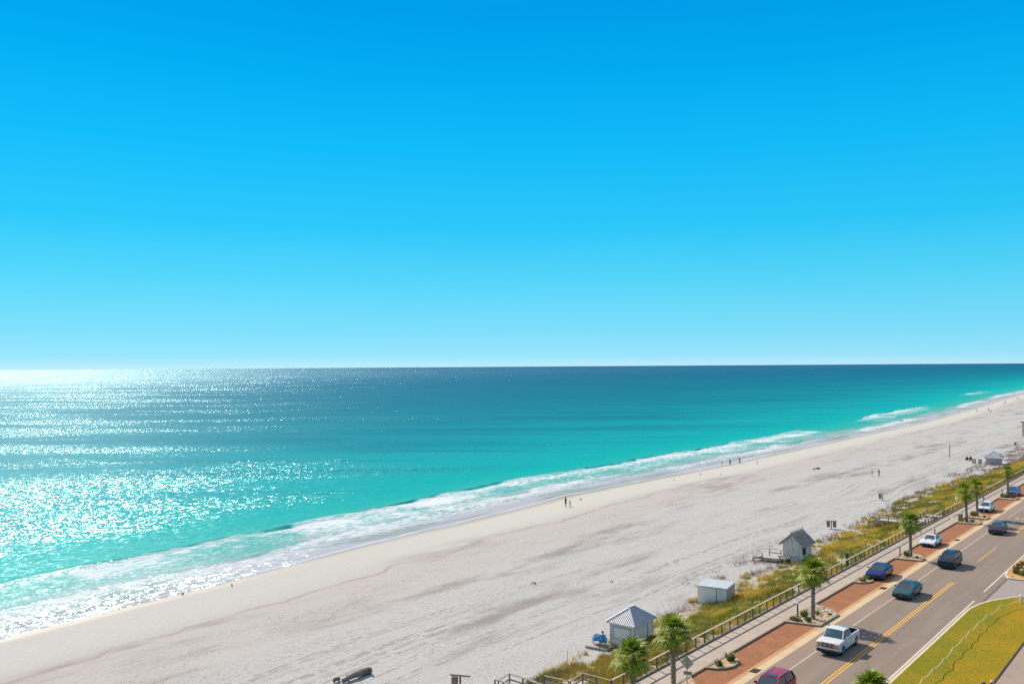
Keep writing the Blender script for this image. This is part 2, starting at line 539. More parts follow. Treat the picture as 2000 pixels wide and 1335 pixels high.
    foam = n.ma('MAXIMUM', n.ma('MAXIMUM', foam, net), n.ma('MAXIMUM', n.ma('MULTIPLY', lip, 0.5), n.ma('MAXIMUM', swash, n.ma('MULTIPLY', line2, 0.7))))
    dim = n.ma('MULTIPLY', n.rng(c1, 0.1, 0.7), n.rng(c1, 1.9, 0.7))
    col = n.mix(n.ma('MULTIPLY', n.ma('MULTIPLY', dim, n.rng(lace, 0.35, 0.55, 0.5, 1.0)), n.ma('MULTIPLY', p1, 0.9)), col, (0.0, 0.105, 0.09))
    col = n.mix(foam, col, (0.62, 0.64, 0.66))
    # small waves tilt the surface: real slopes, not filtered away with distance
    def slopes(scale, rt):
        return n.noise(n.mapping(p, (1.0, 0.55, 0), (0, 0, rt)), scale, 2.0, 0.6, out=1)
    sub = lambda v: v
    vm = []
    for sc, amp, rt in ((1.1, 1.0, 0.3), (4.2, 1.35, -0.5)):
        q = n.t.nodes.new('ShaderNodeVectorMath'); q.operation = 'SUBTRACT'
        n.link(slopes(sc, rt), q.inputs[0]); q.inputs[1].default_value = (0.5, 0.5, 0.5)
        r = n.t.nodes.new('ShaderNodeVectorMath'); r.operation = 'SCALE'
        n.link(q.outputs[0], r.inputs[0]); r.inputs['Scale'].default_value = amp
        vm.append(r.outputs[0])
    add = n.t.nodes.new('ShaderNodeVectorMath'); add.operation = 'ADD'
    n.link(vm[0], add.inputs[0]); n.link(vm[1], add.inputs[1])
    # wind patches: rougher and smoother water
    calm = n.ma('MULTIPLY', n.rng(patch, 0.40, 0.60, 0.22, 1.10), n.ma('ADD', n.ma('MULTIPLY', n.rng(s_, 12.0, 34.0, 1.0, 1.0), n.ma('MAXIMUM', n.rng(s_, 16.0, 4.0), n.rng(s_, 30.0, 52.0, 0.40, 1.0))), n.rng(s_, 300.0, 1500.0, 0.0, 0.5)))
    sc_ = n.t.nodes.new('ShaderNodeVectorMath'); sc_.operation = 'SCALE'
    n.link(add.outputs[0], sc_.inputs[0]); n.link(n.ma('MULTIPLY', calm, 1.0), sc_.inputs['Scale'])
    q = n.sep(sc_.outputs[0])
    gn = n.t.nodes.new('ShaderNodeNewGeometry')
    nv = n.t.nodes.new('ShaderNodeVectorMath'); nv.operation = 'ADD'
    n.link(n.comb(q[0], q[1], 0.0), nv.inputs[0]); n.link(gn.outputs['Normal'], nv.inputs[1])
    nn = n.t.nodes.new('ShaderNodeVectorMath'); nn.operation = 'NORMALIZE'
    n.link(nv.outputs[0], nn.inputs[0])
    # body colour of the water + reflection
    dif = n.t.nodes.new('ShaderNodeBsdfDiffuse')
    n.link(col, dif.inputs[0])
    glo = n.t.nodes.new('ShaderNodeBsdfGlossy')
    glo.inputs['Color'].default_value = (0.62, 0.93, 1, 1)
    n.put(glo.inputs['Roughness'], n.rng(s_, 250.0, 2500.0, SEA_ROUGH, 0.31))
    n.link(nn.outputs[0], glo.inputs['Normal'])
    fr = n.t.nodes.new('ShaderNodeFresnel'); fr.inputs['IOR'].default_value = 1.33
    n.link(nn.outputs[0], fr.inputs['Normal'])
    f = n.ma('MINIMUM', n.ma('MULTIPLY', fr.outputs[0], SEA_REFL), SEA_REFL_MAX)
    f = n.ma('MULTIPLY', f, n.ma('SUBTRACT', 1.0, foam))
    mx = n.t.nodes.new('ShaderNodeMixShader')
    n.put(mx.inputs[0], f)
    n.link(dif.outputs[0], mx.inputs[1]); n.link(glo.outputs[0], mx.inputs[2])
    n.link(mx.outputs[0], n.out.inputs[0])
    return n.m
SEA_STOPS = [(0.0, (0.33, 0.285, 0.27)), (0.036, (0.27, 0.28, 0.245)), (0.075, (0.12, 0.31, 0.24)), (0.12, (0.03, 0.33, 0.26)), (0.17, (0.0, 0.34, 0.29)),
             (0.235, (0.0, 0.29, 0.28)), (0.305, (0.0, 0.190, 0.212)), (0.39, (0.0, 0.115, 0.160)), (0.49, (0.0, 0.082, 0.145)), (0.60, (0.0, 0.068, 0.150)), (0.80, (0.0, 0.058, 0.145))]
SEA_ROUGH = 0.22
SEA_REFL = 1.15
SEA_REFL_MAX = 0.15
M_SEA = sea_material()
ss = np.concatenate([np.arange(-2.0, 45, 0.55), np.geomspace(46, 90000, 90)])
ys = np.concatenate([-np.geomspace(90000, 40, 40), np.arange(-36, 24, 4.0), np.arange(24, 330, 1.1), np.geomspace(331, 1500, 300), np.geomspace(1540, 90000, 60)])
S = np.ones((len(ys), 1)) * ss[None, :]
Y = ys[:, None] * np.ones((1, len(ss)))
sx = shore_x(ys)[:, None]
X = sx - S
s1 = 25 + 15 * (vnoise(Y / 55.0, 0.3, 41, 3) - 0.5) + 0.05 * np.maximum(Y - 250, 0) ** 0.9
s2 = 12.0 + 10 * (vnoise(Y / 38.0, 4.3, 43, 3) - 0.5)
p1 = np.where(Y < 135, 1.0, 0) * (0.62 + 0.38 * sstep(0.35, 0.6, vnoise(Y / 14.0, 7.3, 49, 2))) + np.where(Y < 135, 0, 1) * sstep(0.40, 0.58, vnoise(Y / (16 + 0.06 * np.abs(Y)), 1.3, 45, 2)) * 0.85
p1 = p1 * (0.75 + 0.25 * sstep(0.3, 0.6, vnoise(Y / 9.0, 2.3, 46, 2)))
p2 = np.maximum(sstep(0.40, 0.62, vnoise(Y / (24 + 0.04 * np.abs(Y)), 9.3, 48, 2)) * 0.8, np.where(Y < 130, 0.7, 0))
near = 1 - sstep(500, 1500, np.abs(Y))
c1 = S - s1; c2 = S - s2
Z = SEA_Z + near * (0.38 * p1 * np.exp(-((c1 - 0.3) / np.where(c1 < 0.3, 0.7, 1.6)) ** 2) + 0.2 * p2 * np.exp(-((c2 - 0.3) / np.where(c2 < 0.3, 0.6, 1.3)) ** 2))
Z = Z + 0.09 * near * (vnoise(X / 3.0, Y / 7.0, 51, 3) - 0.5) * sstep(1, 12, S) * (1 - sstep(60, 120, S))
V = np.stack([X, Y, Z], -1).reshape(-1, 3)
tag(np_mesh('sea', V, grid_faces(len(ys), len(ss))[:, ::-1], M_SEA, True,
        {'offshore': ('FLOAT', S.ravel()), 'crest_a': ('FLOAT', c1.ravel()), 'power_a': ('FLOAT', p1.ravel()), 'crest_b': ('FLOAT', c2.ravel()), 'power_b': ('FLOAT', p2.ravel())}), None, None, kind='structure')

# ---- land inshore of the dune and what is laid on it
def asphalt():
    n = N('asphalt')
    p = n.pos()
    xyz = n.sep(p)
    a = n.noise(p, 9.0, 4.0, 0.7)
    b = n.noise(n.mapping(p, (0.9, 0.05, 0)), 1.0, 4.0, 0.6)
    w = n.noise(n.mapping(p, (0.25, 0.12, 0)), 1.0, 4.0, 0.7)
    col = n.mix(n.rng(a, 0.35, 0.68), (0.190, 0.143, 0.110), (0.262, 0.202, 0.156))
    col = n.mix(n.rng(b, 0.45, 0.65, 0, 0.45), col, (0.27, 0.215, 0.172))
    col = n.mix(n.rng(w, 0.52, 0.72, 0, 0.4), col, (0.165, 0.137, 0.115))
    sh = n.rng(xyz[0], -28.2, -28.5)
    col = n.mix(n.ma('MULTIPLY', sh, 0.5), col, (0.30, 0.215, 0.165))
    # tarred cracks
    cr = n.voro(n.mapping(p, (0.22, 0.10, 0), (0, 0, 0.2)), 1.0, 'DISTANCE_TO_EDGE')
    crk = n.ma('MULTIPLY', n.rng(cr, 0.012, 0.0), n.rng(n.noise(p, 0.15, 2.0), 0.5, 0.62))
    col = n.mix(n.ma('MULTIPLY', crk, 0.5), col, (0.09, 0.08, 0.07))
    n.set(color=col, rough=0.9, spec=0.25, normal=n.bump(a, 0.35, 0.01))
    return n.m
def paving(name, c1_, c2_, mortar, bw, bh, rot=0.0, mort=0.03):
    n = N(name)
    p = n.pos()
    q = n.t.nodes.new('ShaderNodeTexBrick')
    n.put(q.inputs['Vector'], n.mapping(p, (1, 1, 0), (0, 0, rot)))
    q.inputs['Color1'].default_value = c1_ + (1,); q.inputs['Color2'].default_value = c2_ + (1,)
    q.inputs['Mortar'].default_value = mortar + (1,)
    q.inputs['Scale'].default_value = 1.0
    q.inputs['Mortar Size'].default_value = mort
    q.inputs['Brick Width'].default_value = bw; q.inputs['Row Height'].default_value = bh
    w = n.noise(p, 0.6, 4.0, 0.7)
    col = n.mix(n.rng(w, 0.42, 0.7, 0, 0.35), q.outputs[0], tuple(k * 1.35 for k in c1_))
    w2 = n.noise(n.mapping(p, (0.5, 0.2, 0)), 1.0, 5.0, 0.7)
    col = n.mix(n.rng(w2, 0.52, 0.72, 0, 0.45), col, tuple(k * 0.62 for k in c1_))
    n.set(color=col, rough=0.9, spec=0.2, normal=n.bump(w, 0.2, 0.01))
    return n.m
def concrete(name, c, joint=0.0, jc=0.45):
    n = N(name)
    p = n.pos()
    a = n.noise(p, 4.0, 5.0, 0.7)
    b = n.noise(p, 0.5, 3.0, 0.6)
    col = n.mix(n.rng(a, 0.3, 0.7), tuple(k * 0.88 for k in c), tuple(k * 1.1 for k in c))
    col = n.mix(n.rng(b, 0.45, 0.7, 0, 0.3), col, tuple(k * 0.7 for k in c))
    if joint:
        y = n.sep(p)[1]
        j = n.ma('FRACT', n.ma('DIVIDE', y, joint))
        jm = n.ma('LESS_THAN', j, 0.05 / joint)
        col = n.mix(n.ma('MULTIPLY', jm, 0.75), col, tuple(k * jc for k in c))
    n.set(color=col, rough=0.9, spec=0.2, normal=n.bump(a, 0.2, 0.01))
    return n.m
M_ASPHALT = asphalt()
M_PAVER = paving('red brick pavers', (0.35, 0.135, 0.052), (0.23, 0.088, 0.036), (0.22, 0.12, 0.075), 0.22, 0.11, 0.0, 0.012)
M_BORDER = concrete('concrete gutter', (0.56, 0.42, 0.26), 3.0)
M_WALK = concrete('concrete walk', (0.42, 0.345, 0.278), 3.3, 0.35)
M_KERB = concrete('kerb concrete', (0.33, 0.265, 0.19), 3.0, 0.5)
M_KERBPALE = concrete('pale kerb concrete', (0.62, 0.50, 0.36), 3.0, 0.6)
M_GROUND = plain('inland ground', (0.20, 0.18, 0.13), 0.95, 0.25, 0.08, world_space=True)
M_WHITE = plain('worn white road paint', (0.56, 0.49, 0.40), 0.7, 0.25, 6.0, world_space=True)
M_YELLOW = plain('yellow road paint', (0.74, 0.36, 0.02), 0.7, 0.16, 5.0, world_space=True)

def sheet(name, x0, x1, y0, y1, z, m, ny=1, kind='structure'):
    mb = MB()
    for i in range(ny):
        a = y0 + (y1 - y0) * i / ny; b = y0 + (y1 - y0) * (i + 1) / ny
        mb.quad((x0, a, z), (x1, a, z), (x1, b, z), (x0, b, z))
    return mb.build(name, m, kind=kind)
sheet('ground', -36.8, 90000, -90000, 90000, -0.36, M_GROUND)
sheet('road', -30.9, -20.6, -600, 1500, 0.0, M_ASPHALT)
sheet('gutter', -30.62, -29.85, -600, 1500, 0.004, M_BORDER)
# parking bay paving between kerb and gutter, with its paler border
sheet('parking_bay', -33.72, -30.62, -600, 1500, 0.006, M_PAVER)
sheet('bay_border', -30.95, -30.62, -600, 1500, 0.012, concrete('sandy paver border', (0.50, 0.27, 0.125), 3.0))
MB().box((-33.80, 450, -0.02), (0.20, 2100, 0.36)).build('kerb', M_KERB, kind='structure')
MB().box((-35.12, 450, -0.03), (2.44, 2100, 0.36)).build('sidewalk', M_WALK, kind='structure')
M_TIMBER_DARK = wood('weathered edge timber', (0.17, 0.135, 0.085), 1)
MB().box((-36.48, 450, 0.02), (0.26, 2100, 0.52)).build('sidewalk_edge', M_TIMBER_DARK, kind='structure')
# painted lines
mk = MB()
def strip(mb, xa, xb, ya, yb, z=0.005):
    n = max(1, int(abs(yb - ya) / 6))
    for i in range(n):
        a = ya + (yb - ya) * i / n; b = ya + (yb - ya) * (i + 1) / n
        mb.quad((xa, a, z), (xb, a, z), (xb, b, z), (xa, b, z))
strip(mk, -28.37, -28.285, -300, 149)
strip(mk, -28.37, -28.285, 158, 900)
strip(mk, -21.52, -21.35, -300, 101.0)
strip(mk, -21.52, -21.35, 105.5, 600)
for i in range(5):
    mk.box((-27.2 + i * 0.95, 158.5, 0.004), (0.55, 0.5, 0.004))
mk.build('white_road_marking', M_WHITE, kind='structure')
mk = MB()
strip(mk, -25.25, -25.13, -300, 108)
strip(mk, -24.97, -24.85, -300, 108)
strip(mk, -25.25, -25.13, 121, 132)
strip(mk, -25.25, -25.13, 143, 168)
strip(mk, -24.97, -24.85, 143, 168)
strip(mk, -25.15, -25.03, 178, 187)
strip(mk, -25.25, -25.13, 200, 600)
strip(mk, -24.97, -24.85, 200, 600)
mk.build('yellow_road_marking', M_YELLOW, kind='structure')

# lawn, driveway, footpath on the landward side
def lawn_mat():
    n = N('mown grass')
    p = n.pos()
    a = n.noise(p, 14.0, 4.0, 0.8)
    b = n.noise(n.mapping(p, (0.35, 0.2, 0)), 1.0, 4.0, 0.65)
    e = n.rng(n.sep(p)[0], -19.2, -17.2)
    col = n.mix(n.rng(a, 0.3, 0.7), (0.15, 0.155, 0.010), (0.28, 0.25, 0.02))
    col2 = n.mix(n.rng(a, 0.3, 0.7), (0.29, 0.185, 0.008), (0.42, 0.265, 0.018))
    m = n.ma('ADD', n.ma('MULTIPLY', e, 0.6), n.rng(b, 0.40, 0.66, -0.15, 0.45), clamp=True)
    col = n.mix(m, col, col2)
    n.set(color=col, rough=0.95, spec=0.1, normal=n.bump(a, 0.8, 0.03))
    return n.m
M_LAWN = lawn_mat()
M_DRIVE = concrete('driveway concrete', (0.31, 0.265, 0.235))
M_PATH = concrete('footpath concrete', (0.33, 0.25, 0.20))
lawn_edge = [(-21.0, -200), (-21.0, 60), (-20.95, 84), (-20.95, 93.5), (-20.95, 97.2), (-20.55, 99.6), (-19.95, 101.7), (-19.1, 103.3), (-18.2, 105.0), (-17.0, 106.6), (-14.9, 107.8)]
lawn = [(-14.9, -200)]
out = [(x, y) for x, y in lawn_edge]
pts = [(-14.9, -200)] + [(-14.9, 60), (-14.9, 107.8)] + out[::-1][1:]
MB().prism(pts, -0.3, 0.10).build('lawn', M_LAWN, kind='structure')
mb = MB()
for i in range(len(lawn_edge) - 1):
    a, b = lawn_edge[i], lawn_edge[i + 1]
    dx, dy = b[0] - a[0], b[1] - a[1]
    L = math.hypot(dx, dy)
    nx, ny = -dy / L * 0.22, dx / L * 0.22
    k = 0.36
    mb.poly([(a[0], a[1], 0.106), (a[0] + nx, a[1] + ny, 0.106), (b[0] + nx, b[1] + ny, 0.106), (b[0], b[1], 0.106)])
    mb.poly([(a[0] + nx, a[1] + ny, 0.106), (a[0] + nx, a[1] + ny, -0.1), (b[0] + nx, b[1] + ny, -0.1), (b[0] + nx, b[1] + ny, 0.106)])
mb.build('lawn_kerb', M_KERBPALE, kind='structure')
sheet('driveway', -20.6, 20.0, 90, 118, -0.004, M_DRIVE)
sheet('driveway_seam', -20.75, -20.5, 96, 116, 0.007, plain('dark seam', (0.11, 0.10, 0.09), 0.9, 0.2, 3.0, world_space=True))
MB().box((-12.2, 0, -0.12), (5.2, 214, 0.36)).build('footpath', M_PATH, kind='structure')
MB().box((-14.86, 0, -0.1), (0.12, 213, 0.44)).build('footpath_edge', plain('dark soil edge', (0.05, 0.04, 0.03), 0.95, 0.3, 3.0), kind='structure')
sheet('verge', -20.6, 60, 118, 700, 0.002, M_DRIVE)

# ------------------------------------------------------------------ growing things
def leafmat(name, a, b, c, sc=1.5):
    n = N(name)
    p = n.obj()
    f = n.noise(p, sc, 3.0, 0.6)
    g = n.noise(p, sc * 7, 2.0, 0.6)
    col = n.mix(n.rng(f, 0.35, 0.65), a, b)
    col = n.mix(n.rng(g, 0.50, 0.70), col, c)
    n.set(color=col, rough=0.55, spec=0.35)
    tr = n.t.nodes.new('ShaderNodeBsdfTranslucent')
    n.link(col, tr.inputs[0])
    mx = n.t.nodes.new('ShaderNodeMixShader')
    mx.inputs[0].default_value = 0.25
    n.link(n.b.outputs[0], mx.inputs[1]); n.link(tr.outputs[0], mx.inputs[2])
    n.link(mx.outputs[0], n.out.inputs[0])
    return n.m
M_FROND = leafmat('palm frond green', (0.05, 0.11, 0.008), (0.29, 0.38, 0.02), (0.62, 0.60, 0.05))  # darkest green paints in shade among the fronds; yellow is leaf colour
M_DEAD = leafmat('dry frond', (0.22, 0.115, 0.035), (0.34, 0.20, 0.07), (0.45, 0.32, 0.12))
M_TRUNK = plain('palm trunk fibre', (0.22, 0.17, 0.125), 0.95, 0.5, 9.0, bump=0.5)
M_BOOT = plain('palm leaf stubs', (0.38, 0.30, 0.21), 0.95, 0.35, 7.0)
M_SHRUB = leafmat('planter shrub leaf', (0.06, 0.11, 0.015), (0.17, 0.22, 0.03), (0.33, 0.33, 0.06), 4.0)
M_SHRUB2 = leafmat('olive shrub leaf', (0.10, 0.10, 0.02), (0.22, 0.19, 0.04), (0.35, 0.28, 0.08), 4.0)

def fan(mb, base, direc, plen, flen, droop, rnd, nl=15, w=0.055):
    """one fan leaf: a petiole and a spread of folded leaflets"""
    d = Vector(direc).normalized()
    side = d.cross(Vector((0, 0, 1)))
    if side.length < 0.1: side = Vector((1, 0, 0))
    side.normalize()
    up = side.cross(d).normalized()
    hub = Vector(base) + d * plen + Vector((0, 0, -droop * plen * 0.35))
    mb.beam(base, hub, 0.035, 0.02)
    d2 = (d + Vector((0, 0, -droop * 0.6))).normalized()
    up = side.cross(d2).normalized()
    if up.z < 0: up = -up
    for i in range(nl):
        a = (i / (nl - 1) - 0.5) * 2.0 * 1.45 + rnd.uniform(-0.05, 0.05)
        l = flen * (0.62 + 0.38 * math.cos(a * 0.75)) * rnd.uniform(0.8, 1.25)
        dr = d2 * math.cos(a) + side * math.sin(a)
        wv = dr.cross(up).normalized() * (w * 0.95 * flen)
        fold = up * rnd.uniform(0.0, 0.05)
        m = hub + dr * l * 0.55 + fold - Vector((0, 0, droop * l * 0.10))
        tip = hub + dr * l * 0.98 - Vector((0, 0, (0.16 + droop * 0.28) * l * rnd.uniform(0.7, 1.3)))
        n = len(mb.v)
        mb.v += [tuple(hub - wv * 0.25), tuple(hub + wv * 0.25), tuple(m + wv), tuple(m - wv), tuple(tip)]
        mb.f += [(n, n + 1, n + 2, n + 3), (n + 3, n + 2, n + 4)]

def palm(loc, h, r, seed, label, lean=(0.0, 0.0), nf=44, trunk=0.17):
    rnd = random.Random(seed)
    t = thing('palm_tree', label, 'palm tree', loc, 0, 'cabbage palms along the road')
    tr = MB()
    pts = []; rad = []
    k = 9
    for i in range(k + 1):
        f = i / k
        pts.append((lean[0] * f * f, lean[1] * f * f, f * h)); rad.append(trunk * (1.25 if i == 0 else 1.0) * (1.0 + 0.10 * math.sin(i * 2.1 + seed)) * (1.0 - 0.12 * f))
    tr.tube(pts, rad, 10)
    tk = tr.build('trunk', M_TRUNK, t, smooth=True)
    bt = MB()
    nb = int(h * 26)
    for i in range(nb):
        f = (i + 0.5) / nb
        a = i * 2.399
        c = Vector((lean[0] * f * f, lean[1] * f * f, f * h))
        o = Vector((math.cos(a), math.sin(a), 0))
        s0 = c + o * trunk * 0.85
        L = 0.13 if f < 0.78 else 0.24
        bt.beam(s0, s0 + o * L * 0.62 + Vector((0, 0, L)), 0.085, 0.025)
    bt.build('leaf_stubs', M_BOOT, tk)
    top = Vector((lean[0], lean[1], h))
    cr = MB()
    nf = int(nf * 0.85)
    for i in range(nf):
        f = i / (nf - 1)
        a = i * 2.399 + rnd.uniform(-0.25, 0.25)
        el = math.radians(80 - 104 * f + rnd.uniform(-12, 12))
        d = (math.cos(a) * math.cos(el), math.sin(a) * math.cos(el), math.sin(el))
        fan(cr, top + Vector((d[0] * 0.1, d[1] * 0.1, 0.05 - 0.3 * f)), d, r * (0.30 + 0.22 * rnd.random()) * (0.72 + 0.35 * f), r * 0.56 * rnd.uniform(0.85, 1.2), max(0.1, 0.2 + 0.3 * f), rnd, nl=14)
    cr.build('crown', M_FROND, t)
    dd = MB()
    for i in range(7):
        a = i * 2.6 + seed
        d = (math.cos(a) * 0.55, math.sin(a) * 0.55, -0.8)
        fan(dd, top + Vector((0, 0, -0.25)), d, r * 0.36, r * 0.42, 0.9, rnd, nl=9)
    dd.build('dry_fronds', M_DEAD, t)
    return t
palm((-33.06, 52.9, 0.1), 4.3, 1.62, 1, 'palm in front of the white hut, left of the diamond road sign', nf=50)
palm((-33.09, 58.7, 0.1), 4.7, 1.68, 2, 'palm just behind the diamond road sign, right of the white hut', nf=46)
palm((-31.95, 83.9, 0.1), 4.7, 1.85, 3, 'palm in the stone-filled planter right behind the white pickup', lean=(0.05, 0.2))
palm((-32.32, 118.3, 0.1), 4.5, 1.75, 4, 'palm in the planter between the blue sedan and the white sports coupe', nf=46)
palm((-32.65, 150.0, 0.1), 4.8, 1.75, 5, 'left one of the close pair of palms, beside the tan bin', lean=(-0.15, 0.1), nf=38)
palm((-32.38, 156.0, 0.1), 4.95, 1.65, 6, 'right one of the close pair of palms, before the white sedan', lean=(-0.1, 0.0), nf=36)
palm((-32.49, 181.3, 0.1), 5.0, 1.5, 7, 'farthest palm with a small crown, beside the light blue car', nf=30)
palm((-18.0, 57.0, 0.1), 4.1, 1.7, 8, 'palm crown at the edge of the lawn, showing in the lower right foreground', nf=60)

def spray(mb, c, r, h, n, rnd, w=0.05, fl=0.0):
    for i in range(n):
        a = rnd.uniform(0, 6.283)
        q = r * math.sqrt(rnd.random()) * 0.7
        b = Vector((c[0] + q * math.cos(a), c[1] + q * math.sin(a), c[2]))
        a2 = rnd.uniform(0, 6.283)
        sp = rnd.uniform(0.15, 0.75)
        l = h * rnd.uniform(0.5, 1.15)
        tip = b + Vector((math.cos(a2) * sp * l, math.sin(a2) * sp * l, l * (1 - 0.35 * sp)))
        mid = b.lerp(tip, 0.55) + Vector((0, 0, 0.12 * l))
        s = (tip - b).cross(Vector((0, 0, 1))).normalized() * w * rnd.uniform(0.6, 1.2)
        k = len(mb.v)
        mb.v += [tuple(b - s * 0.4), tuple(b + s * 0.4), tuple(mid + s), tuple(mid - s), tuple(tip)]
        mb.f += [(k, k + 1, k + 2, k + 3), (k + 3, k + 2, k + 4)]
def shrub(loc, r, h, seed, label, m=None, n=70, cat='shrub', name='shrub', group='shrubs in the kerbed planters', w=0.05):
    rnd = random.Random(seed)
    mb = MB()
    spray(mb, (0, 0, 0), r, h, n, rnd, w)
    o = mb.build(name, m or M_SHRUB)
    o.location = loc
    return tag(o, label, cat, group)

# planter islands ------------------------------------------------------------
M_SOIL = plain('planter sand and mulch', (0.42, 0.30, 0.17), 0.95, 0.3, 2.5)
M_ROCKBED = plain('pale bed stones', (0.52, 0.43, 0.34), 0.9, 0.3, 5.0, bump=0.4)
def planter(outline, label, rocks=0, seed=0):
    """outline counterclockwise, first edge lies on the kerb"""
    cx = sum(p[0] for p in outline) / len(outline); cy = sum(p[1] for p in outline) / len(outline)
    t = thing('planter_island', label, 'planter', (cx, cy, 0.0), 0, 'kerbed planter islands')
    loc = [(p[0] - cx, p[1] - cy) for p in outline]
    sh = lambda k: [(x * (1 - k / max(0.01, math.hypot(x, y))), y * (1 - k / max(0.01, math.hypot(x, y)))) for x, y in loc]
    inn = sh(0.22)
    mb = MB()
    m = len(loc)
    for i in range(m):
        j = (i + 1) % m
        a, b, c, d = loc[i], loc[j], inn[j], inn[i]
        mb.hexa([(a[0], a[1], 0), (b[0], b[1], 0), (c[0], c[1], 0), (d[0], d[1], 0), (a[0], a[1], 0.17), (b[0], b[1], 0.17), (c[0], c[1], 0.17), (d[0], d[1], 0.17)])
    mb.build('kerb_edging', M_KERB, t)
    MB().prism(sh(0.18), 0.012, 0.12).build('soil_bed', M_SOIL, t)
    if rocks:
        rnd = random.Random(seed)
        xs = [p[0] for p in inn]; yy = [p[1] for p in inn]
        rb = MB()
        k = 0
        while k < rocks:
            x = rnd.uniform(min(xs), max(xs)); y = rnd.uniform(min(yy), max(yy))
            ins = False
            for i in range(m):
                (x1, y1), (x2, y2) = inn[i], inn[(i + 1) % m]
                if (y1 > y) != (y2 > y) and x < (x2 - x1) * (y - y1) / (y2 - y1) + x1: ins = not ins
            if not ins: continue
            rb.blob((x, y, 0.13), rnd.uniform(0.07, 0.20), rnd, (1, 1, 0.45), 6, 4, 0.3)
            k += 1
        s = rb.build('stones', M_ROCKBED, t)
        s['kind'] = 'stuff'
    return t
X0_, X1_ = -33.69, -30.62
planter([(X0_, 89.2), (X0_, 81.3), (X1_ + 0.05, 82.0), (X1_ + 0.15, 86.9), (-31.6, 88.2)][::1], 'large planter island filled with pale stones behind the white pickup', 190, 1)
planter([(X0_, 121.6), (X0_, 116.1), (X1_, 116.7), (X1_ + 0.05, 118.3), (-31.8, 120.6)], 'planter island with one palm in front of the white sports coupe', 45, 2)
planter([(X0_, 153.0), (X0_, 148.0), (X1_, 148.2), (X1_, 150.6), (-31.6, 152.4)], 'planter island round the left palm of the close pair', 30, 3)
planter([(X0_, 159.2), (X0_, 154.2), (X1_, 153.8), (X1_, 156.2), (-31.6, 158.4)], 'planter island round the right palm and the thin sign pole', 30, 4)
planter([(X0_, 184.0), (X0_, 178.8), (X1_, 178.8), (X1_, 181.2), (-31.6, 183.0)], 'planter island in front of the light blue car', 30, 5)
planter([(X0_, 62.5), (X0_, 49.5), (X1_, 50.5), (X1_, 58.0), (-32.2, 60.8)], 'planter island at the foot of the diamond road sign', 60, 6)
def half_round(y0, y1, depth):
    ym = (y0 + y1) / 2; hy = (y1 - y0) / 2
    return [(X0_, y1), (X0_, y0)] + [(X0_ + depth * math.cos(a), ym + hy * 0.98 * math.sin(a)) for a in [math.radians(q) for q in (-62, -35, -10, 15, 40, 64)]]
planter(half_round(65.0, 69.2, 1.7), 'small half-round planter island right of the diamond road sign', 0, 7)
planter(half_round(100.6, 104.4, 1.6), 'small half-round planter island in front of the dark blue sedan', 0, 8)
for i, (x, y, r, h, lb, m, nn) in enumerate([
    (-33.1, 66.2, 0.4, 0.65, 'light green shrub, left one in the half-round planter by the road sign', M_SHRUB, 60),
    (-32.9, 67.9, 0.45, 0.75, 'taller green shrub, right one in the half-round planter by the road sign', M_SHRUB, 80),
    (-33.0, 101.9, 0.5, 0.5, 'low green shrub, left one in the half-round planter by the blue sedan', M_SHRUB2, 70),
    (-32.9, 103.2, 0.45, 0.55, 'low green shrub, right one in the half-round planter by the blue sedan', M_SHRUB, 70),
    (-33.2, 82.4, 0.55, 0.45, 'dark spiky clump at the near left corner of the stone planter', M_SHRUB, 90),
    (-32.7, 82.2, 0.4, 0.35, 'low dark clump between the corner clump and the front edge of the stone planter', M_SHRUB2, 60),
    (-32.9, 84.1, 0.4, 0.75, 'bright green shrub beside the lamp post in the stone planter', M_SHRUB, 80),
    (-32.0, 82.7, 0.35, 0.55, 'small green shrub at the front edge of the stone planter', M_SHRUB, 60),
    (-32.2, 85.6, 0.3, 0.5, 'thin green shrub right behind the palm trunk in the stone planter', M_SHRUB, 40),
    (-31.2, 86.2, 0.25, 0.3, 'tiny green tuft at the road side of the stone planter', M_SHRUB2, 30),
    (-32.9, 118.6, 0.45, 0.75, 'yellow green shrub beside the lamp post in front of the sports coupe', M_SHRUB, 80),
    (-31.5, 118.1, 0.3, 0.3, 'low brownish tuft right of the palm in front of the sports coupe', M_SHRUB2, 40),
    (-33.0, 150.9, 0.5, 0.5, 'green shrub behind the tan bin, left of the left palm', M_SHRUB2, 60),
    (-31.9, 150.2, 0.35, 0.5, 'small yellow green shrub right of the left palm of the pair', M_SHRUB, 50),
    (-33.0, 156.4, 0.8, 0.85, 'broad green shrub between the two palms of the pair', M_SHRUB, 120),
    (-31.3, 155.6, 0.35, 0.35, 'dark low tuft at the foot of the thin sign pole', M_SHRUB2, 40),
    (-33.1, 180.9, 0.8, 0.8, 'bushy green shrub left of the farthest palm', M_SHRUB, 120),
    (-31.7, 181.2, 0.7, 1.0, 'brown dry bush right of the farthest palm', M_DEAD, 110),
    (-33.2, 57.2, 0.5, 0.6, 'green shrub between the two nearest palms', M_SHRUB, 70)]):
    shrub((x, y, 0.10), r, h, 100 + i, lb, m, nn)

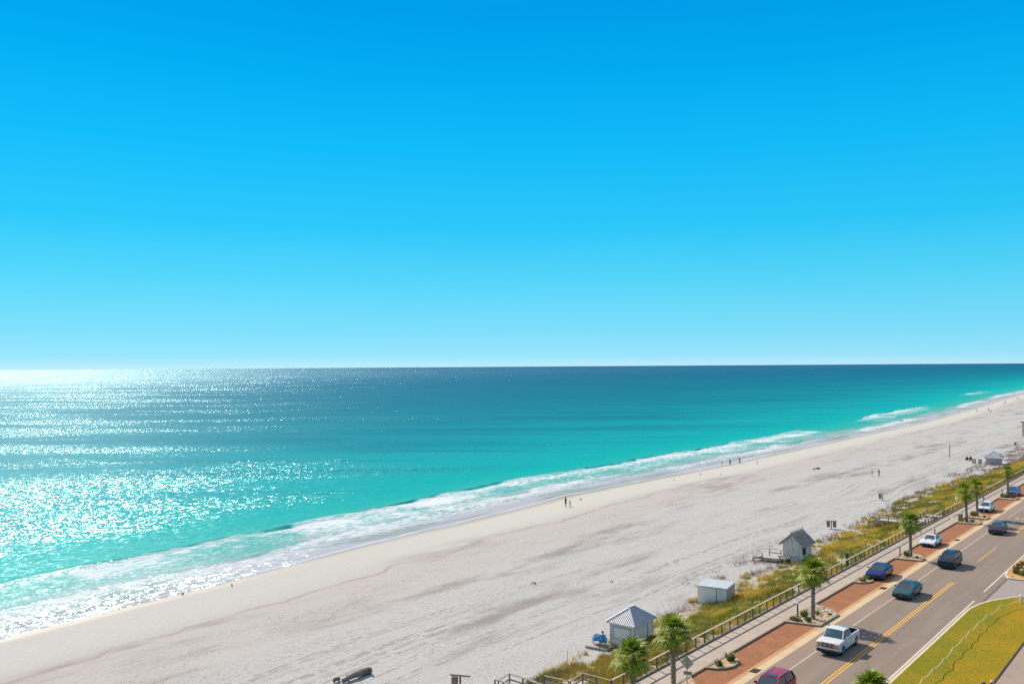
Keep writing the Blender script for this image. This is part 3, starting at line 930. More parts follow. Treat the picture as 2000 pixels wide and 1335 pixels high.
# the bed on the far side of the driveway -----------------------------------
bed = [(-21.2, 600), (-21.2, 117.0), (-21.0, 114.8), (-20.4, 113.5), (-18.0, 113.8), (-12.0, 114.4), (-12.0, 600)]
cx_, cy_ = -16.5, 140.0
t = thing('roadside_bed', 'mulched roadside bed with a pale kerb at the right edge', 'planting bed', (cx_, cy_, 0))
bl = [(x - cx_, y - cy_) for x, y in bed]
MB().prism(bl, -0.2, 0.11).build('soil_bed', plain('ochre mulch', (0.44, 0.25, 0.07), 0.95, 0.4, 2.0), t)
mb = MB()
for i in range(1, 5):
    a, b = bl[i], bl[i + 1]
    mb.beam((a[0], a[1], 0.06), (b[0], b[1], 0.06), 0.24, 0.16)
mb.build('kerb_edging', M_KERBPALE, t)
rnd = random.Random(77)
k = 0
rows = (('kerb-side row', -20.35, M_SHRUB2, (116.6, 118.4, 120.2, 122.0)), ('second row from the kerb', -19.3, M_SHRUB, (115.9, 117.6)))
order = ('nearest', 'second', 'third', 'farthest')
for rn, x, mm, yy in rows:
    for j, y in enumerate(yy):
        shrub((x + rnd.uniform(-0.2, 0.2), y, 0.1), 0.5, 0.55 + 0.15 * rnd.random(), 300 + k, order[j] + ' low round bush of the ' + rn + ' in the roadside bed', mm, 70, 'bush', 'bush', 'low bushes in the roadside bed')
        k += 1

# dune grass ------------------------------------------------------------------
def blades(name, xs, ys_, zs, hs, ws, cols, seed, lean=0.5):
    rg = np.random.default_rng(seed)
    n = len(xs)
    a = rg.uniform(0, 2 * np.pi, n); a2 = rg.uniform(0, 2 * np.pi, n)
    le = rg.uniform(0.05, 1.0, n) * lean * hs
    wx = np.cos(a) * ws; wy = np.sin(a) * ws
    b = np.stack([xs, ys_, zs], -1)
    w = np.stack([wx, wy, np.zeros(n)], -1)
    tip = b + np.stack([np.cos(a2) * le, np.sin(a2) * le, hs], -1)
    V = np.stack([b - w, b + w, tip], 1).reshape(-1, 3)
    F = np.arange(3 * n).reshape(-1, 3)
    C = np.repeat(np.concatenate([cols, np.ones((n, 1))], 1), 3, 0)
    return np_mesh(name, V, F, M_BLADE, False, {'tint': ('FLOAT_COLOR', C)})
n = N('dune grass blade')
c_ = n.attr('tint', 'Color')
n.set(color=c_, rough=0.7, spec=0.2)
tr = n.t.nodes.new('ShaderNodeBsdfTranslucent'); n.link(c_, tr.inputs[0])
mx = n.t.nodes.new('ShaderNodeMixShader'); mx.inputs[0].default_value = 0.3
n.link(n.b.outputs[0], mx.inputs[1]); n.link(tr.outputs[0], mx.inputs[2]); n.link(mx.outputs[0], n.out.inputs[0])
M_BLADE = n.m
rg = np.random.default_rng(5)
NT = 46000
ty = 48 + (rg.random(NT) ** 1.5) * 290
tu = rg.random(NT)
tx = -36.9 + tu * (dune_x(ty) - 1.2 + 36.9) - 0.0
dens = vnoise(tx / 1.3, ty / 2.0, 61, 3)
edge = (tx - dune_x(ty)) / 9.0
keep = dens > (0.445 - 0.09 * sstep(0.1, 0.6, edge) + 0.18 * sstep(0.25, 0.0, edge))
tx, ty, edge, dens = tx[keep], ty[keep], edge[keep], dens[keep]
NB = 7
bx = np.repeat(tx, NB) + rg.normal(0, 0.11, len(tx) * NB)
by = np.repeat(ty, NB) + rg.normal(0, 0.11, len(tx) * NB)
bz = land_z(bx, by) - 0.02
m1 = vnoise(bx / 2.2, by / 3.2, 71, 3); m2 = vnoise(bx / 0.7, by / 0.7, 72, 2); m3 = vnoise(bx / 5.0, by / 9.0, 73, 2)
cg = np.array([0.22, 0.25, 0.025]); cy = np.array([0.62, 0.45, 0.055]); co = np.array([0.62, 0.44, 0.17]); cd = np.array([0.10, 0.10, 0.03])
w1 = sstep(0.42, 0.60, m1)[:, None]
C = cg * (1 - w1) + cy * w1
w2 = sstep(0.52, 0.70, m2)[:, None]
C = C * (1 - w2 * 0.6) + co * w2 * 0.6
w3 = sstep(0.50, 0.66, m3)[:, None]
C = C * (1 - w3 * 0.45) + cd * w3 * 0.45
C = C * rg.uniform(0.65, 1.35, (len(C), 1))
hs = (0.22 + 0.38 * rg.random(len(bx))) * (0.6 + 0.9 * m1)
ws = 0.016 + 0.010 * rg.random(len(bx)) + 0.00012 * np.maximum(by - 60, 0)
tag(blades('dune_grass', bx, by, bz, hs, ws, C, 9, 0.9), 'yellow and olive dune grass growing between the railing and the beach', 'grass', kind='stuff')
# sea oats and dry pinkish stalks along the seaward edge
NT = 2600
ty = 48 + (rg.random(NT) ** 1.3) * 260
tx = dune_x(ty) + rg.normal(-0.1, 0.75, NT)
k_ = vnoise(tx / 2.0, ty / 4.0, 81, 2) > 0.42
tx, ty = tx[k_], ty[k_]
ty2 = rg.uniform(96, 118, 900); tx2 = rg.normal(-50.2, 1.5, 900)
k2 = vnoise(tx2 / 1.5, ty2 / 3.0, 83, 2) > 0.5
ty3 = rg.uniform(225, 330, 2600); tx3 = rg.uniform(-54, -45, 2600)
k3 = vnoise(tx3 / 1.5, ty3 / 7.0, 84, 2) > 0.45
tx = np.concatenate([tx, tx2[k2], tx3[k3]]); ty = np.concatenate([ty, ty2[k2], ty3[k3]])
NB = 5
bx = np.repeat(tx, NB) + rg.normal(0, 0.12, len(tx) * NB); by = np.repeat(ty, NB) + rg.normal(0, 0.12, len(tx) * NB)
hs = 0.18 + 0.35 * rg.random(len(bx)) + np.where(rg.random(len(bx)) < 0.025, 0.9, 0)
C = np.array([0.33, 0.23, 0.20]) * rg.uniform(0.6, 1.3, (len(bx), 1))
tag(blades('dry_beach_grass', bx, by, land_z(bx, by) - 0.02, hs, 0.010 + 0.0001 * by, C, 10, 0.6), 'dry greyish pink grass stalks scattered along the beach side of the dune', 'dry grass', kind='stuff')
# short blades on the lawn
NL = 60000
lx = rg.uniform(-20.9, -14.9, NL); ly = 55 + rg.random(NL) ** 1.2 * 52
inside = (ly < 96) | (lx > np.interp(ly, [96, 97.2, 99.6, 101.7, 103.3, 105, 106.6], [-20.9, -20.9, -20.5, -19.9, -19.0, -18.1, -16.9]))
lx, ly = lx[inside], ly[inside]
q = np.clip(0.6 * sstep(-19.2, -17.2, lx) + sstep(0.40, 0.62, vnoise(lx / 2.6, ly / 4.5, 91, 3)) * 0.6, 0, 1)[:, None]
C = (np.array([0.20, 0.21, 0.012]) * (1 - q) + np.array([0.41, 0.26, 0.008]) * q) * rg.uniform(0.82, 1.18, (len(lx), 1))
tag(blades('lawn_grass', lx, ly, np.full(len(lx), 0.095), rg.uniform(0.03, 0.06, len(lx)), rg.uniform(0.008, 0.018, len(lx)), C, 12, 0.8), 'short green and golden grass of the lawn beside the road', 'grass', kind='stuff')

# ------------------------------------------------------------------ railings and beach walkways
M_RAIL = wood('sun bleached rail timber', (0.50, 0.39, 0.28), 1)
M_RAILX = wood('grey walkway timber', (0.33, 0.265, 0.205), 0)
M_POST = wood('brown post timber', (0.20, 0.145, 0.085), 2)
M_DECK = wood('grey deck boards', (0.46, 0.40, 0.35), 0)
RX = -36.47
def railing(y0, y1, label, first=True):
    t = thing('timber_railing', label, 'railing', (RX, y0, 0.28))
    MB().box((0, (y1 - y0) / 2, 0.90), (0.17, y1 - y0, 0.045)).build('top_rail', M_RAIL, t)
    n = int((y1 - y0) / 1.655)
    pm = None
    for i in range(min(n + 1, 100)):
        if pm is None:
            pm = MB().box((0, 0, 0.44), (0.10, 0.10, 0.88)).build('post', M_POST, t)
        else:
            c = pm.copy(); COL.objects.link(c); c.location = (0, i * 1.655, 0)
    return t
railing(55.4, 151.7, 'long timber railing along the walk, nearer stretch up to the beach steps')
railing(153.0, 318.0, 'timber railing along the walk, farther stretch beyond the beach steps')

def rail_line(t, pts, drop=0.92, mids=(0.45,)):
    for i in range(len(pts) - 1):
        a, b = Vector(pts[i]), Vector(pts[i + 1])
        MB().beam(a, b, 0.15, 0.045).build('hand_rail', M_RAILX, t)
        for m in mids:
            z = Vector((0, 0, -m))
            MB().beam(a + z, b + z, 0.04, 0.12).build('mid_rail', M_RAILX, t)
        n = max(1, round((b - a).length / 1.5))
        for k in range(n + (1 if i == len(pts) - 2 else 0)):
            p = a.lerp(b, k / n)
            MB().box((p.x, p.y, p.z - drop / 2 - 0.02), (0.09, 0.09, drop)).build('post', M_POST, t)
def boards(t, x0, x1, y0, y1, z, name='deck'):
    mb = MB()
    n = max(2, int(abs(x1 - x0) / 0.3))
    for i in range(n):
        xa = x0 + (x1 - x0) * (i + 0.03) / n; xb = x0 + (x1 - x0) * (i + 0.97) / n
        mb.box(((xa + xb) / 2, (y0 + y1) / 2, z), (abs(xb - xa), y1 - y0, 0.05))
    for y in (y0 + 0.1, y1 - 0.1):
        mb.box(((x0 + x1) / 2, y, z - 0.14), (abs(x1 - x0), 0.06, 0.22))
    mb.build(name, M_DECK, t)
def stairs(t, x0, z0, x1, z1, y0, y1):
    n = max(2, round((z0 - z1) / 0.18))
    mb = MB()
    for i in range(n):
        mb.box((x0 + (x1 - x0) * (i + 0.5) / n, (y0 + y1) / 2, z0 + (z1 - z0) * (i + 0.7) / n), (abs(x1 - x0) / n * 0.95, y1 - y0, 0.05))
    for y in (y0, y1):
        mb.beam((x0, y, z0 - 0.1), (x1, y, z1 - 0.1), 0.05, 0.26)
    mb.build('steps', M_DECK, t)
t = thing('beach_walkway', 'far timber beach walkway with steps, behind the palm by the sports coupe', 'walkway', (-40, 150, 0), 0)
o = Vector((-40, 150, 0))
R_ = lambda pts: [tuple(Vector(p) - o) for p in pts]
boards(t, 3.35, 1.0, 0.5, 2.6, 0.27)
boards(t, 2.6, 1.0, -4.5, 0.5, -0.02)
boards(t, 2.6, -4.4, -4.5, -1.0, -0.32, 'landing')
stairs(t, -4.4, -0.34, -6.0, -1.45, -4.5, -1.2)
rail_line(t, R_([(-36.7, 152.9, 1.18), (-39.1, 152.75, 1.18), (-39.15, 149.1, 0.85)]))
rail_line(t, R_([(-39.15, 149.1, 0.62), (-44.4, 149.2, 0.55), (-46.0, 148.9, -0.5)]))
rail_line(t, R_([(-37.4, 145.4, 0.60), (-44.4, 145.5, 0.55), (-46.1, 145.5, -0.55)]))
t = thing('beach_walkway', 'near timber beach walkway stepping down to the sand at the bottom edge', 'walkway', (-40, 54, 0), 0)
o = Vector((-40, 54, 0))
boards(t, 3.35, 0.9, -1.3, 1.3, 0.25)
stairs(t, 0.9, 0.25, 0.1, -0.30, -1.3, 1.1)
boards(t, 0.1, -2.2, -1.2, 0.5, -0.34, 'landing')
stairs(t, -2.2, -0.34, -3.0, -0.9, -1.2, 0.4)
boards(t, -3.0, -5.7, -1.2, 0.5, -1.0, 'landing')
stairs(t, -5.7, -1.0, -7.0, -1.9, -1.2, 0.5)
rail_line(t, R_([(-36.5, 55.3, 1.17), (-39.05, 55.3, 1.17), (-39.7, 54.6, 0.62)]))
rail_line(t, R_([(-39.8, 54.5, 0.60), (-42.0, 54.3, 0.60), (-42.6, 54.2, 0.05)]))
rail_line(t, R_([(-42.7, 54.2, -0.02), (-45.7, 54.5, -0.10), (-46.9, 54.5, -0.95)]))
rail_line(t, R_([(-36.5, 52.7, 1.17), (-39.1, 52.7, 1.17), (-39.9, 52.7, 0.62), (-42.2, 52.7, 0.60), (-43.0, 52.7, 0.0), (-45.7, 52.7, -0.08)]))

# ------------------------------------------------------------------ beach buildings
def boardwall(name, c, axis_vert=True, freq=4.0, dirt=0.2):
    n = N(name)
    p = n.obj()
    x = n.sep(p)
    w = n.ma('ADD', x[0], x[1])
    j = n.ma('FRACT', n.ma('MULTIPLY', w, freq))
    g = n.rng(n.ma('ABSOLUTE', n.ma('SUBTRACT', j, 0.5)), 0.44, 0.5)
    a = n.noise(n.mapping(p, (3, 3, 0.7)), 1.2, 4.0, 0.65)
    col = n.mix(n.rng(a, 0.40, 0.70, 0, dirt), c, tuple(k * 0.55 for k in c))
    col = n.mix(n.ma('MULTIPLY', g, 0.35), col, tuple(k * 0.35 for k in c))
    n.set(color=col, rough=0.8, spec=0.25, normal=n.bump(n.ma('SUBTRACT', 1.0, g), 0.5, 0.015))
    return n.m
M_HUTW = boardwall('white painted boards', (0.92, 0.75, 0.63), dirt=0.18)
M_HUTP = boardwall('white shutter boards', (0.93, 0.78, 0.66), freq=6.0, dirt=0.12)
M_SIDING = boardwall('pinkish weathered siding', (0.62, 0.47, 0.41), freq=5.0, dirt=0.4)
M_METAL = plain('pale roof metal', (0.60, 0.58, 0.58), 0.42, 0.14, 1.2, metal=0.35)
M_SEAM = plain('roof seam metal', (0.44, 0.43, 0.43), 0.5, 0.1, metal=0.3)
M_CAP = plain('white ridge cap', (0.66, 0.65, 0.65), 0.5, 0.08)
def hip_roof(t, hx, hy, ze, za, ridge, seams=9, mat=M_METAL):
    """eaves half sizes hx, hy at ze; apex za; ridge half length along y"""
    c = [(-hx, -hy, ze), (hx, -hy, ze), (hx, hy, ze), (-hx, hy, ze)]
    r0, r1 = (0, -ridge, za), (0, ridge, za)
    mb = MB()
    fs = [(c[0], c[1], r0), (c[1], c[2], r1, r0), (c[2], c[3], r1), (c[3], c[0], r0, r1)]
    for f in fs: mb.poly(f)
    mb.poly([c[3], c[2], c[1], c[0]])
    mb.box((0, 0, ze - 0.05), (hx * 2 - 0.05, hy * 2 - 0.05, 0.09))
    roof = mb.build('roof', mat, t)
    sm = MB()
    for sgn in (-1, 1):
        for i in range(1, seams * 2):
            x = -hx + i * hx / seams
            f = 1 - abs(x) / hx
            sm.beam((x, sgn * hy, ze + 0.015), (x, sgn * (hy + (ridge - hy) * f), ze + (za - ze) * f + 0.015), 0.035, 0.05)
        m = int(seams * hy / hx)
        for i in range(1, m * 2):
            y = -hy + i * hy / m
            f = min(1.0, (hy - abs(y)) / max(0.01, hy - ridge))
            sm.beam((sgn * hx, y, ze + 0.015), (sgn * hx * (1 - f), y, ze + (za - ze) * f + 0.015), 0.035, 0.05)
    sm.build('standing_seams', M_SEAM, roof)
    cp = MB()
    for k, e in enumerate(c):
        cp.beam((e[0], e[1], ze + 0.035), ((r0 if e[1] < 0 else r1)[0], (r0 if e[1] < 0 else r1)[1], za + 0.035), 0.13, 0.06)
    cp.beam((0, -ridge - 0.05, za + 0.05), (0, ridge + 0.05, za + 0.05), 0.16, 0.07)
    cp.build('ridge_cap', M_CAP, roof)
t = thing('rental_hut', 'white board hut with a pale hipped metal roof beside the blue chair', 'beach hut', (-45.42, 72.6, -2.3))
hx, hy, wh = 1.27, 1.75, 2.50
MB().box((0, 0, wh / 2), (hx * 2, hy * 2, wh)).build('wall', M_HUTW, t)
for x, y in ((-hx, -hy), (hx, -hy), (hx, hy), (-hx, hy)):
    MB().box((x, y, wh / 2 - 0.01), (0.13, 0.13, wh - 0.02)).build('corner_board', M_CAP, t)
MB().box((0.0, -hy - 0.03, 1.55), (1.80, 0.05, 1.0)).build('shutter', M_HUTP, t)
MB().box((0.0, -hy - 0.05, 1.02), (1.95, 0.12, 0.05)).build('sill', M_SEAM, t)
mb = MB().box((0.0, -hy - 0.045, 2.09), (1.95, 0.07, 0.05))
for s in (-1, 1): mb.box((s * 0.94, -hy - 0.045, 1.555), (0.05, 0.07, 1.02))
mb.build('shutter_frame', M_SEAM, t)
mb = MB()
for i_, (w_, h_) in enumerate(((.09, .12), (.05, .09), (.06, .08), (.05, .09), (.08, .08), (.05, .07))):
    mb.box((-0.18 + i_ * 0.105, -hy - 0.006, 0.80 - 0.012 * i_), (w_, 0.012, h_))
mb.build('lettering', plain('black lettering', (0.02, 0.02, 0.02), 0.7, 0.1), t)
MB().box((hx + 0.03, 0.75, 1.30), (0.05, 0.06, 2.2)).build('downpipe', M_SEAM, t)
MB().box((hx + 0.03, -0.5, 1.50), (0.05, 2.2, 1.1)).build('shutter', M_HUTP, t)
MB().box((hx + 0.04, 0.0, 0.45), (0.05, 3.3, 0.9)).build('base_panel', plain('sandy plywood', (0.42, 0.30, 0.22), 0.9, 0.25), t)
hip_roof(t, hx + 0.32, hy + 0.34, wh + 0.0, wh + 1.22, 0.45, 8)

t = thing('storage_box', 'low white flat-topped storage shed on the sand beside the dune', 'storage shed', (-46.1, 91.8, -2.35), math.radians(10))
MB().box((0, 0, 1.05), (3.3, 3.5, 2.10)).build('wall', plain('off white panel', (0.90, 0.75, 0.64), 0.7, 0.08, 1.0), t)
MB().box((1.68, 0, 1.0), (0.05, 3.3, 1.9)).build('side_cladding', M_SIDING, t)
rb = MB().box((0, 0, 2.14), (3.5, 3.7, 0.08))
for i in range(1, 4): rb.box((-1.75 + i * 0.875, 0, 2.185), (0.03, 3.7, 0.008))
rb.build('roof', plain('pale grey roof sheet', (0.50, 0.52, 0.52), 0.5, 0.08, 1.0, metal=0.2), t)

t = thing('thatched_hut', 'grey timber hut with a steep thatched roof and a small railed deck', 'beach hut', (-46.6, 117.0, -1.25))
M_GREYW = boardwall('bare grey boards', (0.74, 0.62, 0.53), freq=3.2, dirt=0.75)
hx, hy, wh = 1.30, 1.80, 1.75
mb = MB()
mb.box((0, 0, wh / 2), (hx * 2, hy * 2, wh))
for s in (-1, 1):
    a = [(-hx, s * hy, wh), (hx, s * hy, wh), (0, s * hy, wh + 1.18)]
    b = [(p[0], p[1] - s * 0.08, p[2]) for p in a]
    mb.poly(a); mb.poly(b); mb.quad(a[0], a[2], b[2], b[0]); mb.quad(a[1], a[2], b[2], b[1])
wall = mb.build('wall', M_GREYW, t)
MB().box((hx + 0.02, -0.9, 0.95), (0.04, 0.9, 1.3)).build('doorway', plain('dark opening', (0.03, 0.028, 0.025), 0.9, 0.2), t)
rnd = random.Random(4)
th = MB()
M_THATCH = plain('grey palm thatch', (0.38, 0.30, 0.26), 0.95, 0.5, 6.0, bump=0.8)
for s in (-1, 1):
    a = Vector((0, 0, wh + 1.32)); b = Vector((s * (hx + 0.42), 0, wh - 0.22))
    sl = (b - a)
    nrm = Vector((s * 1.54, 0, 1.72)).normalized()
    th.hexa([(a.x, -hy - 0.3, a.z - 0.1), (b.x, -hy - 0.3, b.z - 0.1), (b.x, hy + 0.3, b.z - 0.1), (a.x, hy + 0.3, a.z - 0.1),
             (a.x, -hy - 0.3, a.z + 0.04), (b.x, -hy - 0.3, b.z + 0.04), (b.x, hy + 0.3, b.z + 0.04), (a.x, hy + 0.3, a.z + 0.04)])
    for r in range(8):
        f0 = r / 8.0
        for k in range(46):
            y = -hy - 0.32 + (2 * hy + 0.64) * (k + rnd.random()) / 46
            p = a + sl * max(0, f0 - 0.02) + Vector((0, y, 0.06))
            q = a + sl * min(1.07, f0 + 0.19 + rnd.uniform(-0.03, 0.05)) + Vector((0, y + rnd.uniform(-0.06, 0.06), 0.06))
            th.beam(p + nrm * 0.0, q + nrm * 0.05, 0.075, 0.022, up=tuple(nrm))
roof = th.build('thatch_roof', M_THATCH, t)
for i in range(7):
    y = -hy - 0.2 + i * (2 * hy + 0.4) / 6
    MB().beam((-0.28, y, wh + 1.14), (0.20, y + 0.05, wh + 1.68), 0.05, 0.05).build('ridge_pole', M_POST, roof)
    MB().beam((0.28, y, wh + 1.14), (-0.20, y + 0.05, wh + 1.68), 0.05, 0.05).build('ridge_pole', M_POST, roof)
MB().box((-0.15, -0.1, -0.08), (3.3, 4.4, 0.14)).build('deck', M_DECK, t)
for x in (-1.6, -0.1, 1.3):
    for y in (-2.1, 0, 1.9): MB().box((x, y, -0.7), (0.16, 0.16, 1.1)).build('stilt', M_GREYW, t)
MB().box((0.55, -2.15, -0.55), (1.4, 0.06, 0.8)).build('skirt_board', M_GREYW, t)
rail_line(t, [(-1.5, -1.9, 0.75), (-3.1, -2.1, 0.70)], 0.9)
rail_line(t, [(-3.9, -2.6, 0.15), (-5.1, -2.9, -0.25)], 0.7)
boards(t, -1.8, -5.1, -2.6, -1.4, -0.45, 'ramp')

t = thing('rental_hut', 'distant hut with a low pale pyramid roof near the right edge of the beach', 'beach hut', (-50.2, 262.4, -2.5), math.radians(8))
MB().box((0, 0, 1.0), (3.6, 3.6, 2.0)).build('wall', M_SIDING, t)
hip_roof(t, 2.3, 2.3, 2.0, 3.7, 0.05, 7)
for i, (dx, lb) in enumerate(((-4.4, 'left of the two brown bins beside the distant pyramid-roofed hut'), (-3.0, 'right of the two brown bins beside the distant pyramid-roofed hut'))):
    p = (-50.2 + dx, 260.6 + 0.3 * i)
    t = thing('beach_bin', lb, 'bin', (p[0], p[1], lz(*p)), 0, 'bins beside the distant hut')
    mb = MB(); mb.box((0, 0, 0.55), (0.8, 0.8, 1.1)); mb.build('body', M_SIDING, t)
    MB().box((0, 0, 1.15), (0.9, 0.9, 0.08)).build('lid', M_POST, t)
# lookout at the right edge
p = pland(1999, 852)
t = thing('lifeguard_tower', 'brown timber lookout tower cut by the right edge of the picture', 'tower', (p.x + 1.4, p.y, p.z))
mb = MB()
for x in (-1.3, 1.3):
    for y in (-1.3, 1.3):
        MB().beam((x * 1.1, y * 1.1, -0.3), (x, y, 5.2), 0.32, 0.32).build('leg', M_SIDING, t)
MB().box((0, 0, 2.2), (3.0, 3.0, 0.2)).build('platform', M_POST, t)
MB().box((0, 0, 0.7), (2.2, 2.2, 1.4)).build('cabin', M_SIDING, t)
MB().box((0, 0, 5.3), (4.2, 4.2, 0.25)).build('roof', M_POST, t)

# ------------------------------------------------------------------ bins on posts, poles, logs
M_BIN = plain('brown barrel', (0.30, 0.185, 0.145), 0.8, 0.25, 4.0)
def bin_stand(u, v, label, two=True):
    p = pland(u, v)
    t = thing('bin_stand', label, 'bin stand', tuple(p), math.radians(25), 'bins hung on posts along the beach')
    MB().box((0, 0, 0.55), (0.13, 0.13, 1.5)).build('post', M_POST, t)
    MB().box((0, 0, 1.30), (1.75, 0.14, 0.10)).build('cross_arm', M_POST, t)
    for s in ((-1, 1) if two else (-1,)):
        b = MB().tube([(s * 0.48, 0, 0.28), (s * 0.48, 0, 0.75), (s * 0.48, 0, 1.18)], [0.25, 0.29, 0.28], 12).build('barrel', M_BIN, t, smooth=False)
        MB().tube([(s * 0.48, 0, 0.98), (s * 0.48, 0, 1.03)], [0.30, 0.30], 12).build('hoop', M_POST, b)
bin_stand(1624, 1032, 'post with two hanging brown bins, nearest behind the thatched hut')
bin_stand(1724, 976, 'post with one brown bin left of the distant dune grass', False)
bin_stand(899, 1349, 'post with one brown bin cut by the bottom edge of the picture', False)
bin_stand(1986, 871, 'distant post with one brown bin right of the pyramid-roofed hut', False)
for (u, v, h, w, lb) in ((1855, 893, 3.8, 0.22, 'tall lone brown pole standing far out on the beach'),
                      (1399, 1181, 1.9, 0.10, 'thin dark post in the dune grass in front of the low white storage shed'),
                      (1171, 1272, 1.6, 0.07, 'thin dark stake just in front of the blue chair'),
                      (1108.5, 1297, 1.3, 0.05, 'thin grey stake at the dune edge above the near walkway'),
                      (1744, 1008, 1.8, 0.12, 'weathered post with a short arm by the far beach walkway'),
                      (1798, 974, 1.1, 0.12, 'short post in the grass beyond the far beach walkway')):
    p = pland(u, v)
    t = thing('wooden_post', lb, 'post', (p.x, p.y, p.z - 0.1), 0)
    MB().tube([(0, 0, 0), (0.02, 0.01, h)], [w / 2, w / 2 * 0.9], 8).build('pole', M_POST, t)
    MB().box((0.0, 0, h + 0.02), (w * (4.5 if u == 1744 else 1.15), w * 1.15, 0.05)).build('cap', M_RAILX, t)
M_LOG = wood('driftwood', (0.20, 0.135, 0.11), 0)
def log(p, q, r, label, seed=0, knob=True):
    rnd = random.Random(seed)
    p = Vector(p); q = Vector(q)
    d = q - p
    pts = []; rad = []
    for i in range(9):
        f = i / 8
        pts.append(d * f + Vector((rnd.uniform(-0.07, 0.07), rnd.uniform(-0.07, 0.07), r * 0.75 + 0.16 * math.sin(f * 3.1)))); rad.append(r * (0.75 + 0.45 * f + rnd.uniform(-0.12, 0.12)))
    t = thing('driftwood_log', label, 'driftwood', tuple(p))
    MB().tube(pts, rad, 9).build('trunk', M_LOG, t)
    if knob:
        mb = MB()
        mb.tube([pts[1], pts[1] + Vector((-0.25, 0.3, 0.12)), pts[1] + Vector((-0.5, 0.45, 0.05))], [r * 0.8, r * 0.55, r * 0.35], 7)
        mb.tube([pts[7], pts[7] + Vector((0.3, 0.1, 0.22)), pts[7] + Vector((0.55, 0.0, 0.2))], [r * 0.9, r * 0.6, r * 0.3], 7)
        mb.build('broken_branch', M_LOG, t)
log(pland(670, 1334), pland(724, 1313), 0.27, 'large brown driftwood log lying on the sand at the bottom edge', 3)
log(pland(650, 1333), pland(663, 1329), 0.15, 'short piece of driftwood left of the large log', 5, False)
log(pland(1588, 917), pland(1601, 915), 0.16, 'small dark driftwood piece far out on the open beach', 7, False)
log(pland(1036, 1140.5), pland(1047, 1139.5), 0.06, 'low dark stick of driftwood in the middle of the beach', 8, False)
log(pland(1191, 1137), pland(1197, 1136), 0.045, 'small dark stick right of the middle of the beach', 9, False)

# ------------------------------------------------------------------ lamps and signs by the walk
M_LAMPPOST = plain('brown painted steel', (0.12, 0.075, 0.05), 0.5, 0.1)
M_LAMPHEAD = plain('cream lamp head', (0.70, 0.66, 0.56), 0.4, 0.05)
M_LENS = plain('frosted lens', (0.6, 0.6, 0.55), 0.3, 0.05)
for (u, v, lb) in ((1558, 1203, 'low path lamp in the stone-filled planter behind the pickup'), (1758, 1085, 'low path lamp left of the palm by the white sports coupe'),
                   (1826, 1049, 'low path lamp just behind the white sports coupe'), (1879.5, 1018, 'low path lamp beside the tan bin'), (1958, 968, 'low path lamp left of the farthest palm')):
    p = pix(u, v, 0.12)
    t = thing('path_lamp', lb, 'lamp', (p.x, p.y, 0.12), math.radians(-8), 'low path lamps by the walk')
    MB().box((0, 0, 0.62), (0.11, 0.11, 1.24)).build('post', M_LAMPPOST, t)
    MB().box((-0.24, 0, 1.27), (0.62, 0.20, 0.08)).build('lamp_head', M_LAMPHEAD, t)
    MB().box((-0.32, 0, 1.222), (0.36, 0.14, 0.015)).build('lens', M_LENS, t)
p = pix(1876, 1017, 0.12)
t = thing('trash_bin', 'tan bin standing beside the left palm of the close pair', 'bin', (p.x, p.y, 0.12))
MB().box((0, 0, 0.55), (0.55, 0.55, 1.1)).build('body', plain('tan slats', (0.34, 0.25, 0.07), 0.7, 0.2, 4.0), t)
MB().box((0, 0, 1.13), (0.60, 0.60, 0.06)).build('lid', M_LAMPHEAD, t)
M_GALV = plain('galvanised steel', (0.45, 0.44, 0.42), 0.5, 0.1, metal=0.4)
M_SIGNBACK = plain('bare sign back', (0.50, 0.46, 0.38), 0.55, 0.08, metal=0.2)
p = pix(1342, 1341, 0.12)
t = thing('road_sign', 'diamond road sign seen from behind, with a small plate under it', 'sign', (p.x, p.y, 0.12), math.radians(8))
MB().box((0, 0, 1.2), (0.07, 0.05, 2.4)).build('post', M_GALV, t)
d = 0.54
mb = MB().hexa([(-d, 0.04, 1.85), (0, 0.04, 1.85 - d), (d, 0.04, 1.85), (0, 0.04, 1.85 + d), (-d, 0.06, 1.85), (0, 0.06, 1.85 - d), (d, 0.06, 1.85), (0, 0.06, 1.85 + d)])
mb.build('sign_panel', M_SIGNBACK, t)
MB().box((0.05, 0.05, 1.06), (0.62, 0.02, 0.26), 0.2).build('lower_plate', plain('greenish plate', (0.22, 0.25, 0.20), 0.5, 0.4, 8.0), t)
p = pix(1922, 1010, 0.12)
t = thing('sign_pole', 'thin pale sign pole standing in front of the white sedan', 'sign', (p.x, p.y, 0.12))
MB().box((0, 0, 1.7), (0.08, 0.08, 3.4)).build('post', M_GALV, t)
MB().box((0, -0.05, 3.1), (0.32, 0.02, 0.5), 0.8).build('sign_panel', M_SIGNBACK, t)
p = pix(1735, 1062, -0.3)
t = thing('service_post', 'dark green service post standing just behind the railing', 'post', (-37.3, 109.5, -0.4))
MB().box((0, 0, 0.85), (0.28, 0.28, 1.7)).build('body', plain('dark green paint', (0.03, 0.09, 0.06), 0.5, 0.2), t)
MB().box((0, 0, 1.76), (0.36, 0.36, 0.12)).build('cap', plain('darker green paint', (0.02, 0.05, 0.04), 0.5, 0.2), t)
M_GRATE = plain('cast iron', (0.05, 0.045, 0.04), 0.7, 0.2)
